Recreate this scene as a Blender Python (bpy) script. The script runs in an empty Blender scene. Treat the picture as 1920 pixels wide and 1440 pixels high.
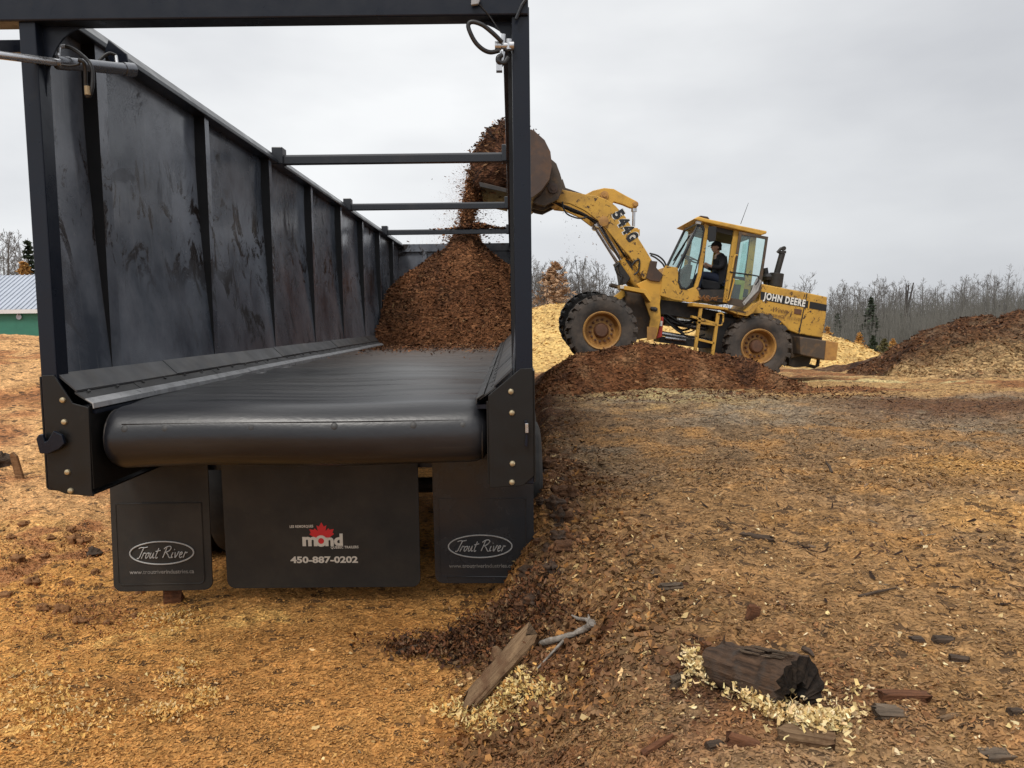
import bpy, bmesh, math, random
import numpy as np
from mathutils import Vector, Matrix
random.seed(7); nr = np.random.RandomState(7); rnd = random.Random(11)
S = bpy.context.scene; COL = S.collection

# ------------------------------------------------------------------ camera
F = 1442.; H = 1.8
PITCH = math.radians(4.84); ROLL = math.radians(.7)
_R0 = Vector((1, 0, 0)); _U0 = Vector((0, math.sin(PITCH), math.cos(PITCH)))
FW = Vector((0, math.cos(PITCH), -math.sin(PITCH)))
CR = math.cos(ROLL)*_R0 - math.sin(ROLL)*_U0
CU = math.sin(ROLL)*_R0 + math.cos(ROLL)*_U0
CAM = Vector((0, 0, H))
cd = bpy.data.cameras.new('camera'); cam = bpy.data.objects.new('camera', cd); COL.objects.link(cam)
cd.sensor_width = 36; cd.lens = 36*F/1920; cd.clip_start = .05; cd.clip_end = 2000
m = Matrix.Identity(4)
for i in range(3):
    m[i][0] = CR[i]; m[i][1] = CU[i]; m[i][2] = -FW[i]; m[i][3] = CAM[i]
cam.matrix_world = m; S.camera = cam
# ------------------------------------------------------------------ world, sun, exposure
SUN_EL = math.radians(52); SUN_AZ = math.radians(205)     # from behind, slightly left
w = bpy.data.worlds.new('World'); S.world = w; w.use_nodes = True
nt = w.node_tree; nt.nodes.clear()
def N(t, **k):
    n = nt.nodes.new(t)
    for a, b in k.items(): setattr(n, a, b)
    return n
out = N('ShaderNodeOutputWorld'); bg = N('ShaderNodeBackground'); bg.inputs['Strength'].default_value = .1
sky = N('ShaderNodeTexSky', sky_type='NISHITA'); sky.sun_disc = False
sky.sun_elevation = SUN_EL; sky.sun_rotation = SUN_AZ; sky.dust_density = 3
tc = N('ShaderNodeTexCoord'); sep = N('ShaderNodeSeparateXYZ'); nt.links.new(tc.outputs['Generated'], sep.inputs[0])
mp = N('ShaderNodeMapping'); mp.inputs['Scale'].default_value = (1, 1, 2.6); nt.links.new(tc.outputs['Generated'], mp.inputs[0])
no = N('ShaderNodeTexNoise'); no.inputs['Scale'].default_value = 2.1; no.inputs['Detail'].default_value = 5; no.inputs['Roughness'].default_value = .5
nt.links.new(mp.outputs[0], no.inputs['Vector'])
rc = N('ShaderNodeValToRGB')                                  # overcast: brightest overhead
rc.color_ramp.elements[0].position = 0; rc.color_ramp.elements[0].color = (8.5, 8.7, 8.9, 1)
rc.color_ramp.elements[1].position = 1; rc.color_ramp.elements[1].color = (17.5, 17.2, 16.8, 1)
e = rc.color_ramp.elements.new(.42); e.color = (9.3, 9.42, 9.55, 1)
nt.links.new(sep.outputs['Z'], rc.inputs[0])
rn = N('ShaderNodeValToRGB')
rn.color_ramp.elements[0].position = .36; rn.color_ramp.elements[0].color = (.85, .855, .87, 1)
rn.color_ramp.elements[1].position = .62; rn.color_ramp.elements[1].color = (1.06, 1.06, 1.055, 1)
nt.links.new(no.outputs['Fac'], rn.inputs[0])
# greyer cloud bank towards the right of the yard
rr = N('ShaderNodeValToRGB')
rr.color_ramp.elements[0].position = .0; rr.color_ramp.elements[0].color = (1.04, 1.04, 1.04, 1)
rr.color_ramp.elements[1].position = .5; rr.color_ramp.elements[1].color = (.80, .805, .82, 1)
nt.links.new(sep.outputs['X'], rr.inputs[0])
mu = N('ShaderNodeMix', data_type='RGBA', blend_type='MULTIPLY'); mu.inputs[0].default_value = 1
nt.links.new(rc.outputs[0], mu.inputs[6]); nt.links.new(rn.outputs[0], mu.inputs[7])
mu2 = N('ShaderNodeMix', data_type='RGBA', blend_type='MULTIPLY'); mu2.inputs[0].default_value = 1
nt.links.new(mu.outputs[2], mu2.inputs[6]); nt.links.new(rr.outputs[0], mu2.inputs[7])
mx = N('ShaderNodeMix', data_type='RGBA'); mx.inputs[0].default_value = .93
hs = N('ShaderNodeHueSaturation'); hs.inputs['Saturation'].default_value = .35
nt.links.new(sky.outputs[0], hs.inputs['Color'])
nt.links.new(hs.outputs[0], mx.inputs[6]); nt.links.new(mu2.outputs[2], mx.inputs[7])
nt.links.new(mx.outputs[2], bg.inputs['Color']); nt.links.new(bg.outputs[0], out.inputs[0])
sl = bpy.data.lights.new('sun', 'SUN'); sl.energy = 1.5; sl.angle = math.radians(14); sl.color = (1, .95, .88)
so = bpy.data.objects.new('sun', sl); COL.objects.link(so)
sd = Vector((math.sin(SUN_AZ)*math.cos(SUN_EL), math.cos(SUN_AZ)*math.cos(SUN_EL), math.sin(SUN_EL)))
so.rotation_euler = sd.to_track_quat('Z', 'Y').to_euler(); so.location = (0, -10, 30)
S.view_settings.view_transform = 'Standard'; S.view_settings.look = 'None'
S.view_settings.exposure = 0; S.view_settings.gamma = 1; S.view_settings.use_curve_mapping = False
S.cycles.max_bounces = 6; S.cycles.transparent_max_bounces = 12

# ------------------------------------------------------------------ measuring helpers
def ray(x, y): return FW*F + CR*(x-960) + CU*(720-y)
def aty(x, y, Y): d = ray(x, y); return CAM + d*(Y/d.y)
def atz(x, y, Z): d = ray(x, y); return CAM + d*((Z-H)/d.z)
def atx(x, y, X): d = ray(x, y); return CAM + d*(X/d.x)
def c3(X, Y): return (980+X/2.88, 220+Y/2.88)
def c7(X, Y): return (1200+X/4.235, 380+Y/4.235)
def lin(r, g, b): return tuple(((c/255+.055)/1.055)**2.4 if c > 10 else c/255/12.92 for c in (r, g, b))
def V(*a): return Vector(a)

# ------------------------------------------------------------------ materials
MATS = {}
def newmat(name):
    mt = bpy.data.materials.new(name); mt.use_nodes = True; n = mt.node_tree; n.nodes.clear()
    o = n.nodes.new('ShaderNodeOutputMaterial'); b = n.nodes.new('ShaderNodeBsdfPrincipled')
    n.links.new(b.outputs[0], o.inputs[0]); MATS[name] = mt
    return mt, n, b
def nd(n, t, **k):
    x = n.nodes.new(t)
    for a, b in k.items(): setattr(x, a, b)
    return x
def noise(n, vec, scale, detail=5, rough=.55, dist=0.):
    x = nd(n, 'ShaderNodeTexNoise'); x.inputs['Scale'].default_value = scale; x.inputs['Detail'].default_value = detail
    x.inputs['Roughness'].default_value = rough; x.inputs['Distortion'].default_value = dist
    n.links.new(vec, x.inputs['Vector']); return x.outputs['Fac']
def ramp(n, fac, p0, c0, p1, c1, mode='LINEAR'):
    x = nd(n, 'ShaderNodeValToRGB'); x.color_ramp.interpolation = mode
    q = lambda c: (c, c, c, 1) if not isinstance(c, tuple) else (*c[:3], 1)
    x.color_ramp.elements[0].position = p0; x.color_ramp.elements[0].color = q(c0)
    x.color_ramp.elements[1].position = p1; x.color_ramp.elements[1].color = q(c1)
    n.links.new(fac, x.inputs[0]); return x.outputs[0]
def mixc(n, fac, a, b, blend='MIX'):
    x = nd(n, 'ShaderNodeMix', data_type='RGBA', blend_type=blend)
    for i, s in ((0, fac), (6, a), (7, b)):
        if isinstance(s, (int, float)): x.inputs[i].default_value = s if i == 0 else (s, s, s, 1)
        elif isinstance(s, tuple): x.inputs[i].default_value = (*s[:3], 1)
        else: n.links.new(s, x.inputs[i])
    return x.outputs[2]
def mapping(n, vec, scale):
    x = nd(n, 'ShaderNodeMapping'); x.inputs['Scale'].default_value = scale; n.links.new(vec, x.inputs[0]); return x.outputs[0]
def bump(n, b, h, strength, dist=.01):
    x = nd(n, 'ShaderNodeBump'); x.inputs['Strength'].default_value = strength; x.inputs['Distance'].default_value = dist
    n.links.new(h, x.inputs['Height']); n.links.new(x.outputs[0], b.inputs['Normal'])
def ocoord(n): return nd(n, 'ShaderNodeTexCoord').outputs['Object']

def paint(name, col, rough=.4, dirt=None, dsc=3., d0=.5, d1=.7, dmax=1., metal=0., var=.12, bs=0., bscale=120, rv=.1, spec=.5, stretch=(1, 1, 1)):
    mt, n, b = newmat(name); oc = mapping(n, ocoord(n), stretch)
    base = mixc(n, noise(n, oc, dsc*.7, 3), tuple(c*(1-var) for c in col), tuple(min(1, c*(1+var)) for c in col))
    if dirt:
        f = ramp(n, noise(n, oc, dsc, 8, .68), d0, 0., d1, dmax)
        base = mixc(n, f, base, dirt)
    n.links.new(base, b.inputs['Base Color']); b.inputs['Metallic'].default_value = metal
    b.inputs['Specular IOR Level'].default_value = spec
    r = ramp(n, noise(n, oc, dsc*1.7, 5), .3, max(0, rough-rv), .7, min(1, rough+rv))
    n.links.new(r, b.inputs['Roughness'])
    if bs: bump(n, b, noise(n, oc, bscale, 3), bs, .004)
    return mt

# glossy black trailer paint with rain, dust, smears and a wet sky sheen put into its colour
def wallpaint():
    mt, n, b = newmat('wall_paint'); oc = ocoord(n)
    vz = mapping(n, oc, (1, 1.0, .85))
    cloud = ramp(n, noise(n, vz, 1.0, 6, .62), .37, 0., .63, 1.)
    base = mixc(n, cloud, (.044, .053, .070), (.195, .212, .245))  # paler patches: dust film plus painted sheen of the wet sheet
    sm = noise(n, mapping(n, oc, (1, 1.0, .8)), 2.6, 9, .72, 1.2)
    smear = ramp(n, sm, .555, 0., .60, 1.)
    zone = ramp(n, noise(n, oc, .55, 2), .45, 0., .6, 1.)
    sf = mixc(n, 1., smear, zone, 'MULTIPLY')
    base = mixc(n, sf, base, (.014, .010, .009))
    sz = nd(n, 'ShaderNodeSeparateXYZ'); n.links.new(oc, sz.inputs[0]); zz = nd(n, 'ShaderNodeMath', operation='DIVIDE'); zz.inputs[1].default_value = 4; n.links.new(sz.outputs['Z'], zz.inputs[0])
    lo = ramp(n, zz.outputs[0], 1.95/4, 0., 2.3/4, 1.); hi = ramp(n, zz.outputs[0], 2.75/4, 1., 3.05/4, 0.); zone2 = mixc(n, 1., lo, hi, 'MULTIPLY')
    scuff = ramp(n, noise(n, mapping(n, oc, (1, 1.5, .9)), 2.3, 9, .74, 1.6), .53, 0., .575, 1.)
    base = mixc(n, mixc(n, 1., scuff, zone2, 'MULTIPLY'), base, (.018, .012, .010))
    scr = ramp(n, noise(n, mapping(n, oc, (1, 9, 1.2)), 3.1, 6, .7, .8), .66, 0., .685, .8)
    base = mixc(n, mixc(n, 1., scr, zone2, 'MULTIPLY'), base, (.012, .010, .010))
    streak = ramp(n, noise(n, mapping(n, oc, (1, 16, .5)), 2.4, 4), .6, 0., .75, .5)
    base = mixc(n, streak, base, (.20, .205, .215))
    n.links.new(base, b.inputs['Base Color'])
    r = ramp(n, noise(n, mapping(n, oc, (1, .8, 1)), 1.1, 6, .65), .35, .13, .66, .33)
    r2 = mixc(n, sf, r, .7)
    n.links.new(r2, b.inputs['Roughness']); b.inputs['Specular IOR Level'].default_value = .5
    drops = ramp(n, noise(n, oc, 90, 2), .5, 0., .62, 1.)
    wet = ramp(n, noise(n, oc, .9, 3), .45, 0., .62, 1.)
    bump(n, b, mixc(n, 1., drops, wet, 'MULTIPLY'), .35, .004)
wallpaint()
paint('rib_side_shade', (.006, .0065, .008), .42, (.03, .03, .03), 5, .6, .8, .3)  # rib sides coloured darker than the wall to stand in for their shade
paint('frame_paint', (.0055, .0085, .017), .34, (.035, .032, .028), 6, .62, .8, .3, bs=.08, bscale=60, spec=.3)
paint('box_paint', (.0085, .0085, .0085), .38, (.05, .045, .038), 6, .6, .8, .3, bs=.08, bscale=60, spec=.35)
paint('cyl_paint', (.20, .21, .23), .28, (.05, .045, .04), 12, .55, .8, .5, metal=.75, rv=.06)
paint('rail_paint', (.011, .013, .018), .33, (.05, .042, .04), 3, .55, .8, .5)
paint('rubber_mat', (.028, .028, .029), .55, (.09, .08, .065), 2.2, .5, .8, .35, bs=.15, bscale=220)
paint('flap_rubber', (.013, .012, .0105), .62, (.075, .06, .042), 2.4, .44, .80, .42, bs=.14, bscale=150)
paint('flap_wet', (.034, .037, .042), .22, (.05, .045, .04), 3.5, .5, .75, .5, bs=.16, bscale=60, rv=.14)
paint('strip_plastic', (.32, .325, .335), .35, (.05, .05, .05), 8, .45, .7, .6)
paint('ledge_plate', (.045, .046, .05), .45, (.11, .09, .06), 3, .45, .75, .5)
paint('bolt_brass', (.48, .40, .26), .35, (.12, .08, .04), 60, .5, .7, .6, metal=.7)
paint('steel', (.55, .56, .58), .26, (.06, .05, .045), 20, .55, .75, .5, metal=.9)
paint('hose_rubber', (.014, .014, .015), .45, (.06, .05, .04), 25, .6, .8, .3)
paint('tape', (.30, .22, .12), .7)
paint('tyre_black', (.014, .0135, .013), .8, (.05, .043, .036), 6, .42, .7, .5)
def belt():
    mt, n, b = newmat('belt_rubber'); oc = ocoord(n)
    st = mapping(n, oc, (.35, 3.2, 1))
    f = ramp(n, noise(n, st, 2.2, 7, .62), .4, 0., .68, 1.)
    base = mixc(n, f, (.0085, .0095, .013), (.026, .027, .031))
    sp = nd(n, 'ShaderNodeSeparateXYZ'); n.links.new(oc, sp.inputs[0])
    mm = nd(n, 'ShaderNodeMath', operation='DIVIDE'); mm.inputs[1].default_value = 20; n.links.new(sp.outputs['Y'], mm.inputs[0])
    far = ramp(n, mm.outputs[0], 2.8/20, 0., 8.2/20, 1.)
    dust = ramp(n, noise(n, mapping(n, oc, (.6, 2.5, 1)), 3, 7, .65), .3, .35, .7, 1.)
    nr_ = ramp(n, mm.outputs[0], .25/20, 0., 1.6/20, .8)
    base = mixc(n, nr_, base, mixc(n, f, (.035, .036, .038), (.082, .080, .078)))
    df = mixc(n, 1., far, dust, 'MULTIPLY')
    base = mixc(n, df, base, (.15, .088, .05))
    scr = ramp(n, noise(n, mapping(n, oc, (.4, 30, 1)), 3, 5), .6, 0., .72, .5)
    base = mixc(n, scr, base, (.06, .058, .055))
    n.links.new(base, b.inputs['Base Color'])
    r = ramp(n, noise(n, st, 1.6, 5), .35, .27, .7, .48)
    n.links.new(mixc(n, df, r, .8), b.inputs['Roughness'])
    bump(n, b, noise(n, mapping(n, oc, (1, 3, 1)), 26, 4), .18, .006)
belt()
YEL = (.62, .345, .05)
paint('loader_yellow', YEL, .5, (.15, .075, .028), 2.6, .48, .72, .65, var=.16, bs=.05, bscale=70)
def rusty():
    mt, n, b = newmat('loader_worn'); oc = ocoord(n)
    base = mixc(n, noise(n, oc, 2, 3), (.53, .295, .046), (.64, .365, .056))
    g = ramp(n, noise(n, oc, 2.2, 8, .65), .47, 0., .72, .65)
    base = mixc(n, g, base, (.22, .115, .04))
    c = ramp(n, noise(n, oc, 11, 7, .72, .6), .575, 0., .61, 1.)
    base = mixc(n, c, base, (.05, .024, .014))
    n.links.new(base, b.inputs['Base Color']); b.inputs['Roughness'].default_value = .6
    bump(n, b, noise(n, oc, 40, 4), .12, .006)
rusty()
paint('loader_grime', (.075, .055, .04), .7, (.24, .13, .05), 4, .52, .7, .7, var=.3, bs=.3, bscale=30)
paint('loader_dark', (.022, .020, .019), .6, (.09, .06, .04), 6, .5, .75, .6, bs=.2, bscale=40)
paint('black_trim', (.012, .012, .013), .4, (.06, .05, .04), 8, .6, .8, .3)
paint('bucket_steel', (.060, .036, .026), .55, (.14, .066, .028), 3, .46, .70, .75, var=.3, bs=.2, bscale=25)
paint('rim_rust', (.45, .235, .06), .6, (.22, .105, .042), 6, .4, .68, .8, var=.2)
paint('hub_brown', (.13, .06, .032), .65, (.055, .03, .02), 10, .45, .7, .7)
paint('tyre_mud', (.034, .031, .029), .85, (.13, .10, .078), 3.2, .36, .64, .75, bs=.3, bscale=40)
paint('letter_black', (.012, .012, .013), .5)
paint('letter_white', (.78, .77, .72), .5, (.45, .42, .36), 30, .55, .75, .4)
paint('letter_cream', (.66, .62, .54), .55, (.4, .36, .3), 40, .55, .75, .4)
paint('letter_grey', (.42, .42, .41), .5, (.14, .13, .12), 12, .5, .75, .5)
paint('letter_emboss', (.27, .26, .24), .6, (.05, .05, .045), 14, .45, .65, .7)
paint('leaf_red', (.62, .02, .025), .5)
paint('sign_red', (.45, .035, .02), .5, (.12, .05, .03), 8, .5, .7, .6)
paint('cab_inside', (.05, .048, .045), .7)
paint('cab_rear', (.42, .40, .08), .6, (.2, .16, .05), 4, .5, .75, .6)
paint('seat_cloth', (.022, .022, .026), .9)
paint('skin', (.58, .35, .26), .55)
paint('jacket', (.020, .021, .026), .9, var=.3, dsc=8)
paint('jeans', (.022, .030, .060), .9, var=.3, dsc=8)
paint('cap_cloth', (.022, .021, .022), .9)
paint('hair', (.03, .018, .012), .8)
paint('green_siding', (.035, .19, .135), .55, (.025, .13, .10), 1.5, .45, .7, .5)
paint('roof_metal', (.42, .46, .53), .4, (.33, .36, .41), 1., .45, .7, .6, metal=.2)
paint('white_trim', (.7, .7, .7), .5)
def glass(name, tint, gl):
    mt, n, b = newmat(name); n.nodes.remove(b); o = [x for x in n.nodes if x.type == 'OUTPUT_MATERIAL'][0]
    t = nd(n, 'ShaderNodeBsdfTransparent'); t.inputs[0].default_value = (*tint, 1)
    g = nd(n, 'ShaderNodeBsdfGlossy'); g.inputs['Roughness'].default_value = .05
    dd = nd(n, 'ShaderNodeBsdfDiffuse'); dd.inputs[0].default_value = (.35, .36, .33, 1)
    oc = ocoord(n); f = ramp(n, noise(n, oc, 5, 5), .4, .02, .8, .12)
    m0 = nd(n, 'ShaderNodeMixShader'); n.links.new(f, m0.inputs[0]); n.links.new(t.outputs[0], m0.inputs[1]); n.links.new(dd.outputs[0], m0.inputs[2])
    m1 = nd(n, 'ShaderNodeMixShader'); m1.inputs[0].default_value = gl
    n.links.new(m0.outputs[0], m1.inputs[1]); n.links.new(g.outputs[0], m1.inputs[2]); n.links.new(m1.outputs[0], o.inputs[0])
glass('window_glass', (.86, .96, .95), .06)
glass('windscreen_glass', (.90, .95, .95), .12)
def attrmat(name, rough=.9, fine=0., fscale=90, aniso=(1, 1, 1), bs=0., darkchips=0., bscale=60):
    """colour from the mesh's own 'Col' attribute (what the stuff is made of), broken into chips"""
    mt, n, b = newmat(name); a = nd(n, 'ShaderNodeAttribute'); a.attribute_name = 'Col'; c = a.outputs['Color']
    if fine:
        oc = mapping(n, ocoord(n), aniso)
        w1 = nd(n, 'ShaderNodeTexNoise'); w1.inputs['Scale'].default_value = fscale*.25; n.links.new(oc, w1.inputs['Vector'])
        ad = nd(n, 'ShaderNodeVectorMath', operation='MULTIPLY_ADD'); ad.inputs[1].default_value = (.05,)*3
        n.links.new(w1.outputs['Color'], ad.inputs[0]); n.links.new(oc, ad.inputs[2])
        vo = nd(n, 'ShaderNodeTexVoronoi'); vo.inputs['Scale'].default_value = fscale; n.links.new(ad.outputs[0], vo.inputs['Vector'])
        sp = nd(n, 'ShaderNodeSeparateColor'); n.links.new(vo.outputs['Color'], sp.inputs[0])
        c = mixc(n, 1., c, ramp(n, sp.outputs[0], 0., 1-fine, 1., 1+fine*.9), 'MULTIPLY')
        vo2 = nd(n, 'ShaderNodeTexVoronoi'); vo2.inputs['Scale'].default_value = fscale*.33; n.links.new(ad.outputs[0], vo2.inputs['Vector'])
        sp2 = nd(n, 'ShaderNodeSeparateColor'); n.links.new(vo2.outputs['Color'], sp2.inputs[0])
        c = mixc(n, 1., c, ramp(n, sp2.outputs[1], 0., 1-fine*.5, 1., 1+fine*.45), 'MULTIPLY')
        if darkchips:
            dk = ramp(n, sp2.outputs[0], 1-darkchips, 0., 1-darkchips+.02, .75)
            c = mixc(n, dk, c, (.035, .022, .015))
        if bs: bump(n, b, vo.outputs['Distance'], bs, .02)
    n.links.new(c, b.inputs['Base Color']); b.inputs['Roughness'].default_value = rough; b.inputs['Specular IOR Level'].default_value = .2
attrmat('ground_chips', .95, .5, 70, (.65, 1, 1), .55, .10)
attrmat('mulch', .95, .6, 34, (.6, 1, 1), .8)
attrmat('sawdust', .95, .3, 30, (.7, 1, 1), .5)
attrmat('chip', .85)
def wood(name, c0, c1, c2, sc=1.):
    mt, n, b = newmat(name); oc = ocoord(n)
    g = noise(n, mapping(n, oc, (4*sc, 45*sc, 45*sc)), 1.4, 6, .65, .4)
    base = mixc(n, ramp(n, g, .35, 0., .65, 1.), c0, c1)
    base = mixc(n, ramp(n, noise(n, oc, 14, 5, .6), .5, 0., .66, .8), base, c2)
    n.links.new(base, b.inputs['Base Color']); b.inputs['Roughness'].default_value = .85; b.inputs['Specular IOR Level'].default_value = .25
    bump(n, b, g, .9, .012)
wood('log_bark', (.035, .022, .015), (.105, .062, .038), (.055, .045, .038))
wood('rotten_end', (.008, .006, .005), (.030, .021, .015), (.045, .030, .020))
paint('cavity', (.006, .004, .003), .9, (.03, .016, .008), 30, .55, .7, .8)
wood('slab_wood', (.11, .065, .035), (.24, .155, .085), (.10, .05, .025))
wood('weathered', (.055, .040, .028), (.175, .13, .092), (.11, .07, .042))
wood('grey_wood', (.12, .105, .09), (.33, .295, .255), (.10, .075, .055), .5)
wood('red_wood', (.085, .036, .018), (.20, .085, .04), (.06, .03, .02))
wood('dark_wood', (.035, .025, .018), (.105, .070, .047), (.08, .058, .045))
wood('clod_earth', (.17, .078, .032), (.34, .17, .070), (.12, .055, .026))
wood('clod_dark', (.06, .028, .014), (.15, .072, .034), (.045, .022, .012))
wood('stake_wood', (.16, .085, .04), (.30, .17, .085), (.14, .07, .03))
wood('twig_bark', (.085, .078, .073), (.20, .19, .18), (.09, .083, .077), .2)
wood('trunk_dark', (.03, .027, .026), (.09, .08, .075), (.05, .045, .04), .2)
def leafmat(name, a, b_):
    mt, n, b = newmat(name); oc = ocoord(n)
    n.links.new(mixc(n, ramp(n, noise(n, oc, 1.6, 5, .7), .35, 0., .65, 1.), a, b_), b.inputs['Base Color']); b.inputs['Roughness'].default_value = .9
leafmat('spruce_needles', (.018, .034, .018), (.05, .07, .035))
leafmat('larch_needles', (.36, .19, .05), (.55, .30, .085))
leafmat('tan_needles', (.34, .20, .11), (.50, .33, .20))
leafmat('shrub_leaves', (.07, .075, .025), (.16, .13, .04))
leafmat('brush_twigs', (.068, .066, .055), (.15, .14, .122))

# ------------------------------------------------------------------ object helpers
ORG = {}
def tag(o, label=None, cat=None, group=None, kind=None):
    if label: o['label'] = label
    if cat: o['category'] = cat
    if group: o['group'] = group
    if kind: o['kind'] = kind
    return o
def thing(name, loc, label, cat, group=None):
    o = bpy.data.objects.new(name, None); COL.objects.link(o); o.location = loc; o.empty_display_size = .2
    ORG[o.name] = Vector(loc); return tag(o, label, cat, group)
def link_mesh(name, me, mats, parent, origin):
    for mm in (mats if isinstance(mats, (list, tuple)) else [mats]): me.materials.append(MATS[mm])
    o = bpy.data.objects.new(name, me); COL.objects.link(o)
    if parent is not None: o.parent = parent; ORG[o.name] = ORG[parent.name]
    else: o.location = origin; ORG[o.name] = Vector(origin)
    return o
class MB:
    def __init__(s): s.v = []; s.f = []; s.m = []
    def add(s, vs, fs, m=0):
        k = len(s.v); s.v += [tuple(v) for v in vs]
        for f in fs: s.f.append(tuple(i+k for i in f)); s.m.append(m)
        return s
    def box(s, x0, x1, y0, y1, z0, z1, m=0):
        return s.add([(x, y, z) for z in (z0, z1) for y in (y0, y1) for x in (x0, x1)],
                     [(0, 2, 3, 1), (4, 5, 7, 6), (0, 1, 5, 4), (2, 6, 7, 3), (0, 4, 6, 2), (1, 3, 7, 5)], m)
    def prism(s, poly, ext, m=0):
        n = len(poly); a = [Vector(p) for p in poly]; e = Vector(ext); b = [p+e for p in a]
        return s.add(a+b, [tuple(range(n))[::-1], tuple(range(n, 2*n))]+[(i, (i+1) % n, (i+1) % n+n, i+n) for i in range(n)], m)
    def tube(s, pts, r, n=8, m=0, closed=False):
        pts = [Vector(p) for p in pts]; L = len(pts); rs = r if isinstance(r, (list, tuple)) else [r]*L
        k0 = None; vs = []; prev = None
        for i, p in enumerate(pts):
            t = (pts[(i+1) % L]-pts[i-1]) if closed else (pts[min(i+1, L-1)]-pts[max(i-1, 0)])
            t.normalize()
            if prev is None: u = t.orthogonal().normalized()
            else:
                u = prev-t*prev.dot(t)
                u = u.normalized() if u.length > 1e-6 else t.orthogonal().normalized()
            prev = u; q = t.cross(u)
            for j in range(n):
                a = 2*math.pi*j/n; vs.append(p+(u*math.cos(a)+q*math.sin(a))*rs[i])
        fs = []
        for i in range(L if closed else L-1):
            i2 = (i+1) % L
            for j in range(n): fs.append((i*n+j, i*n+(j+1) % n, i2*n+(j+1) % n, i2*n+j))
        if not closed: fs += [tuple(range(n))[::-1], tuple(range((L-1)*n, L*n))]
        return s.add(vs, fs, m)
    def lathe(s, prof, c, axis, n=24, m=0, cap=True):
        """prof: (radius, distance along axis)"""
        ax = Vector(axis).normalized(); u = ax.orthogonal().normalized(); q = ax.cross(u); c = Vector(c); vs = []; fs = []
        for (r, a) in prof:
            for j in range(n):
                t = 2*math.pi*j/n; vs.append(c+ax*a+(u*math.cos(t)+q*math.sin(t))*r)
        for i in range(len(prof)-1):
            for j in range(n): fs.append((i*n+j, i*n+(j+1) % n, (i+1)*n+(j+1) % n, (i+1)*n+j))
        if cap and prof[0][0] > 1e-5: fs.append(tuple(range(n))[::-1])
        if cap and prof[-1][0] > 1e-5: fs.append(tuple(range((len(prof)-1)*n, len(prof)*n)))
        return s.add(vs, fs, m)
    def grid(s, fn, nu, nv, m=0):
        vs = [fn(i/(nu-1), j/(nv-1)) for j in range(nv) for i in range(nu)]
        return s.add(vs, [(j*nu+i, j*nu+i+1, (j+1)*nu+i+1, (j+1)*nu+i) for j in range(nv-1) for i in range(nu-1)], m)
    def build(s, name, mats, parent=None, origin=(0, 0, 0), smooth=None, bevel=0, recalc=True, label=None):
        og = ORG[parent.name] if parent is not None else Vector(origin)
        me = bpy.data.meshes.new(name); me.from_pydata([(v[0]-og.x, v[1]-og.y, v[2]-og.z) for v in s.v], [], s.f)
        if any(s.m): me.polygons.foreach_set('material_index', s.m)
        if recalc:
            bm = bmesh.new(); bm.from_mesh(me); bmesh.ops.remove_doubles(bm, verts=bm.verts, dist=1e-5)
            bmesh.ops.recalc_face_normals(bm, faces=bm.faces); bm.to_mesh(me); bm.free()
        if smooth:
            me.polygons.foreach_set('use_smooth', [True]*len(me.polygons)); me.set_sharp_from_angle(angle=math.radians(smooth))
        me.update(); o = link_mesh(name, me, mats, parent, origin)
        if bevel:
            b = o.modifiers.new('bevel', 'BEVEL'); b.width = bevel; b.segments = 2; b.limit_method = 'ANGLE'; b.angle_limit = math.radians(40)
        if label: o['label'] = label
        return o
def npmesh(name, verts, faces, mats, cols=None, parent=None, origin=(0, 0, 0), smooth=False):
    """numpy verts (n,3), faces (m,k) all of one size, cols (n,3)"""
    og = ORG[parent.name] if parent is not None else Vector(origin)
    me = bpy.data.meshes.new(name); n = len(verts); k = faces.shape[1]; mf = len(faces)
    me.vertices.add(n); me.vertices.foreach_set('co', (verts-np.array(og)).astype(np.float32).ravel())
    me.loops.add(mf*k); me.loops.foreach_set('vertex_index', faces.astype(np.int32).ravel())
    me.polygons.add(mf); me.polygons.foreach_set('loop_start', np.arange(0, mf*k, k, dtype=np.int32))
    me.polygons.foreach_set('loop_total', np.full(mf, k, dtype=np.int32))
    if smooth: me.polygons.foreach_set('use_smooth', np.ones(mf, dtype=bool))
    me.update(calc_edges=True); me.validate()
    if cols is not None:
        at = me.color_attributes.new('Col', 'FLOAT_COLOR', 'POINT')
        at.data.foreach_set('color', np.c_[cols, np.ones(n)].astype(np.float32).ravel())
    return link_mesh(name, me, mats, parent, origin)
def text_geo(body, bold=0., res=3, space=1.):
    cu = bpy.data.curves.new('t', 'FONT'); cu.body = body; cu.size = 1; cu.offset = bold; cu.space_character = space; cu.resolution_u = res
    ob = bpy.data.objects.new('t', cu); COL.objects.link(ob); dg = bpy.context.evaluated_depsgraph_get(); dg.update()
    me = ob.evaluated_get(dg).to_mesh(); vs = [(v.co.x, v.co.y) for v in me.vertices]; fs = [tuple(p.vertices) for p in me.polygons]
    ob.evaluated_get(dg).to_mesh_clear(); bpy.data.objects.remove(ob); bpy.data.curves.remove(cu)
    return vs, fs
def put_text(mb, body, P0, P1, up, capH, nrm, off=.004, bold=.02, m=0, shear=0., space=1.):
    """lettering plate: baseline P0->P1, capital height capH, raised off the surface by off"""
    vs, fs = text_geo(body, bold, 3, space); P0 = Vector(P0); P1 = Vector(P1); nrm = Vector(nrm).normalized()
    x0 = min(v[0] for v in vs); x1 = max(v[0] for v in vs); dx = P1-P0; y1 = .73
    up = Vector(up).normalized()
    pts = [P0+dx*((v[0]-x0)/(x1-x0))+dx.normalized()*(shear*v[1]/y1*capH)+up*(v[1]/y1*capH)+nrm*off for v in vs]
    mb.add(pts, fs, m)

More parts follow.
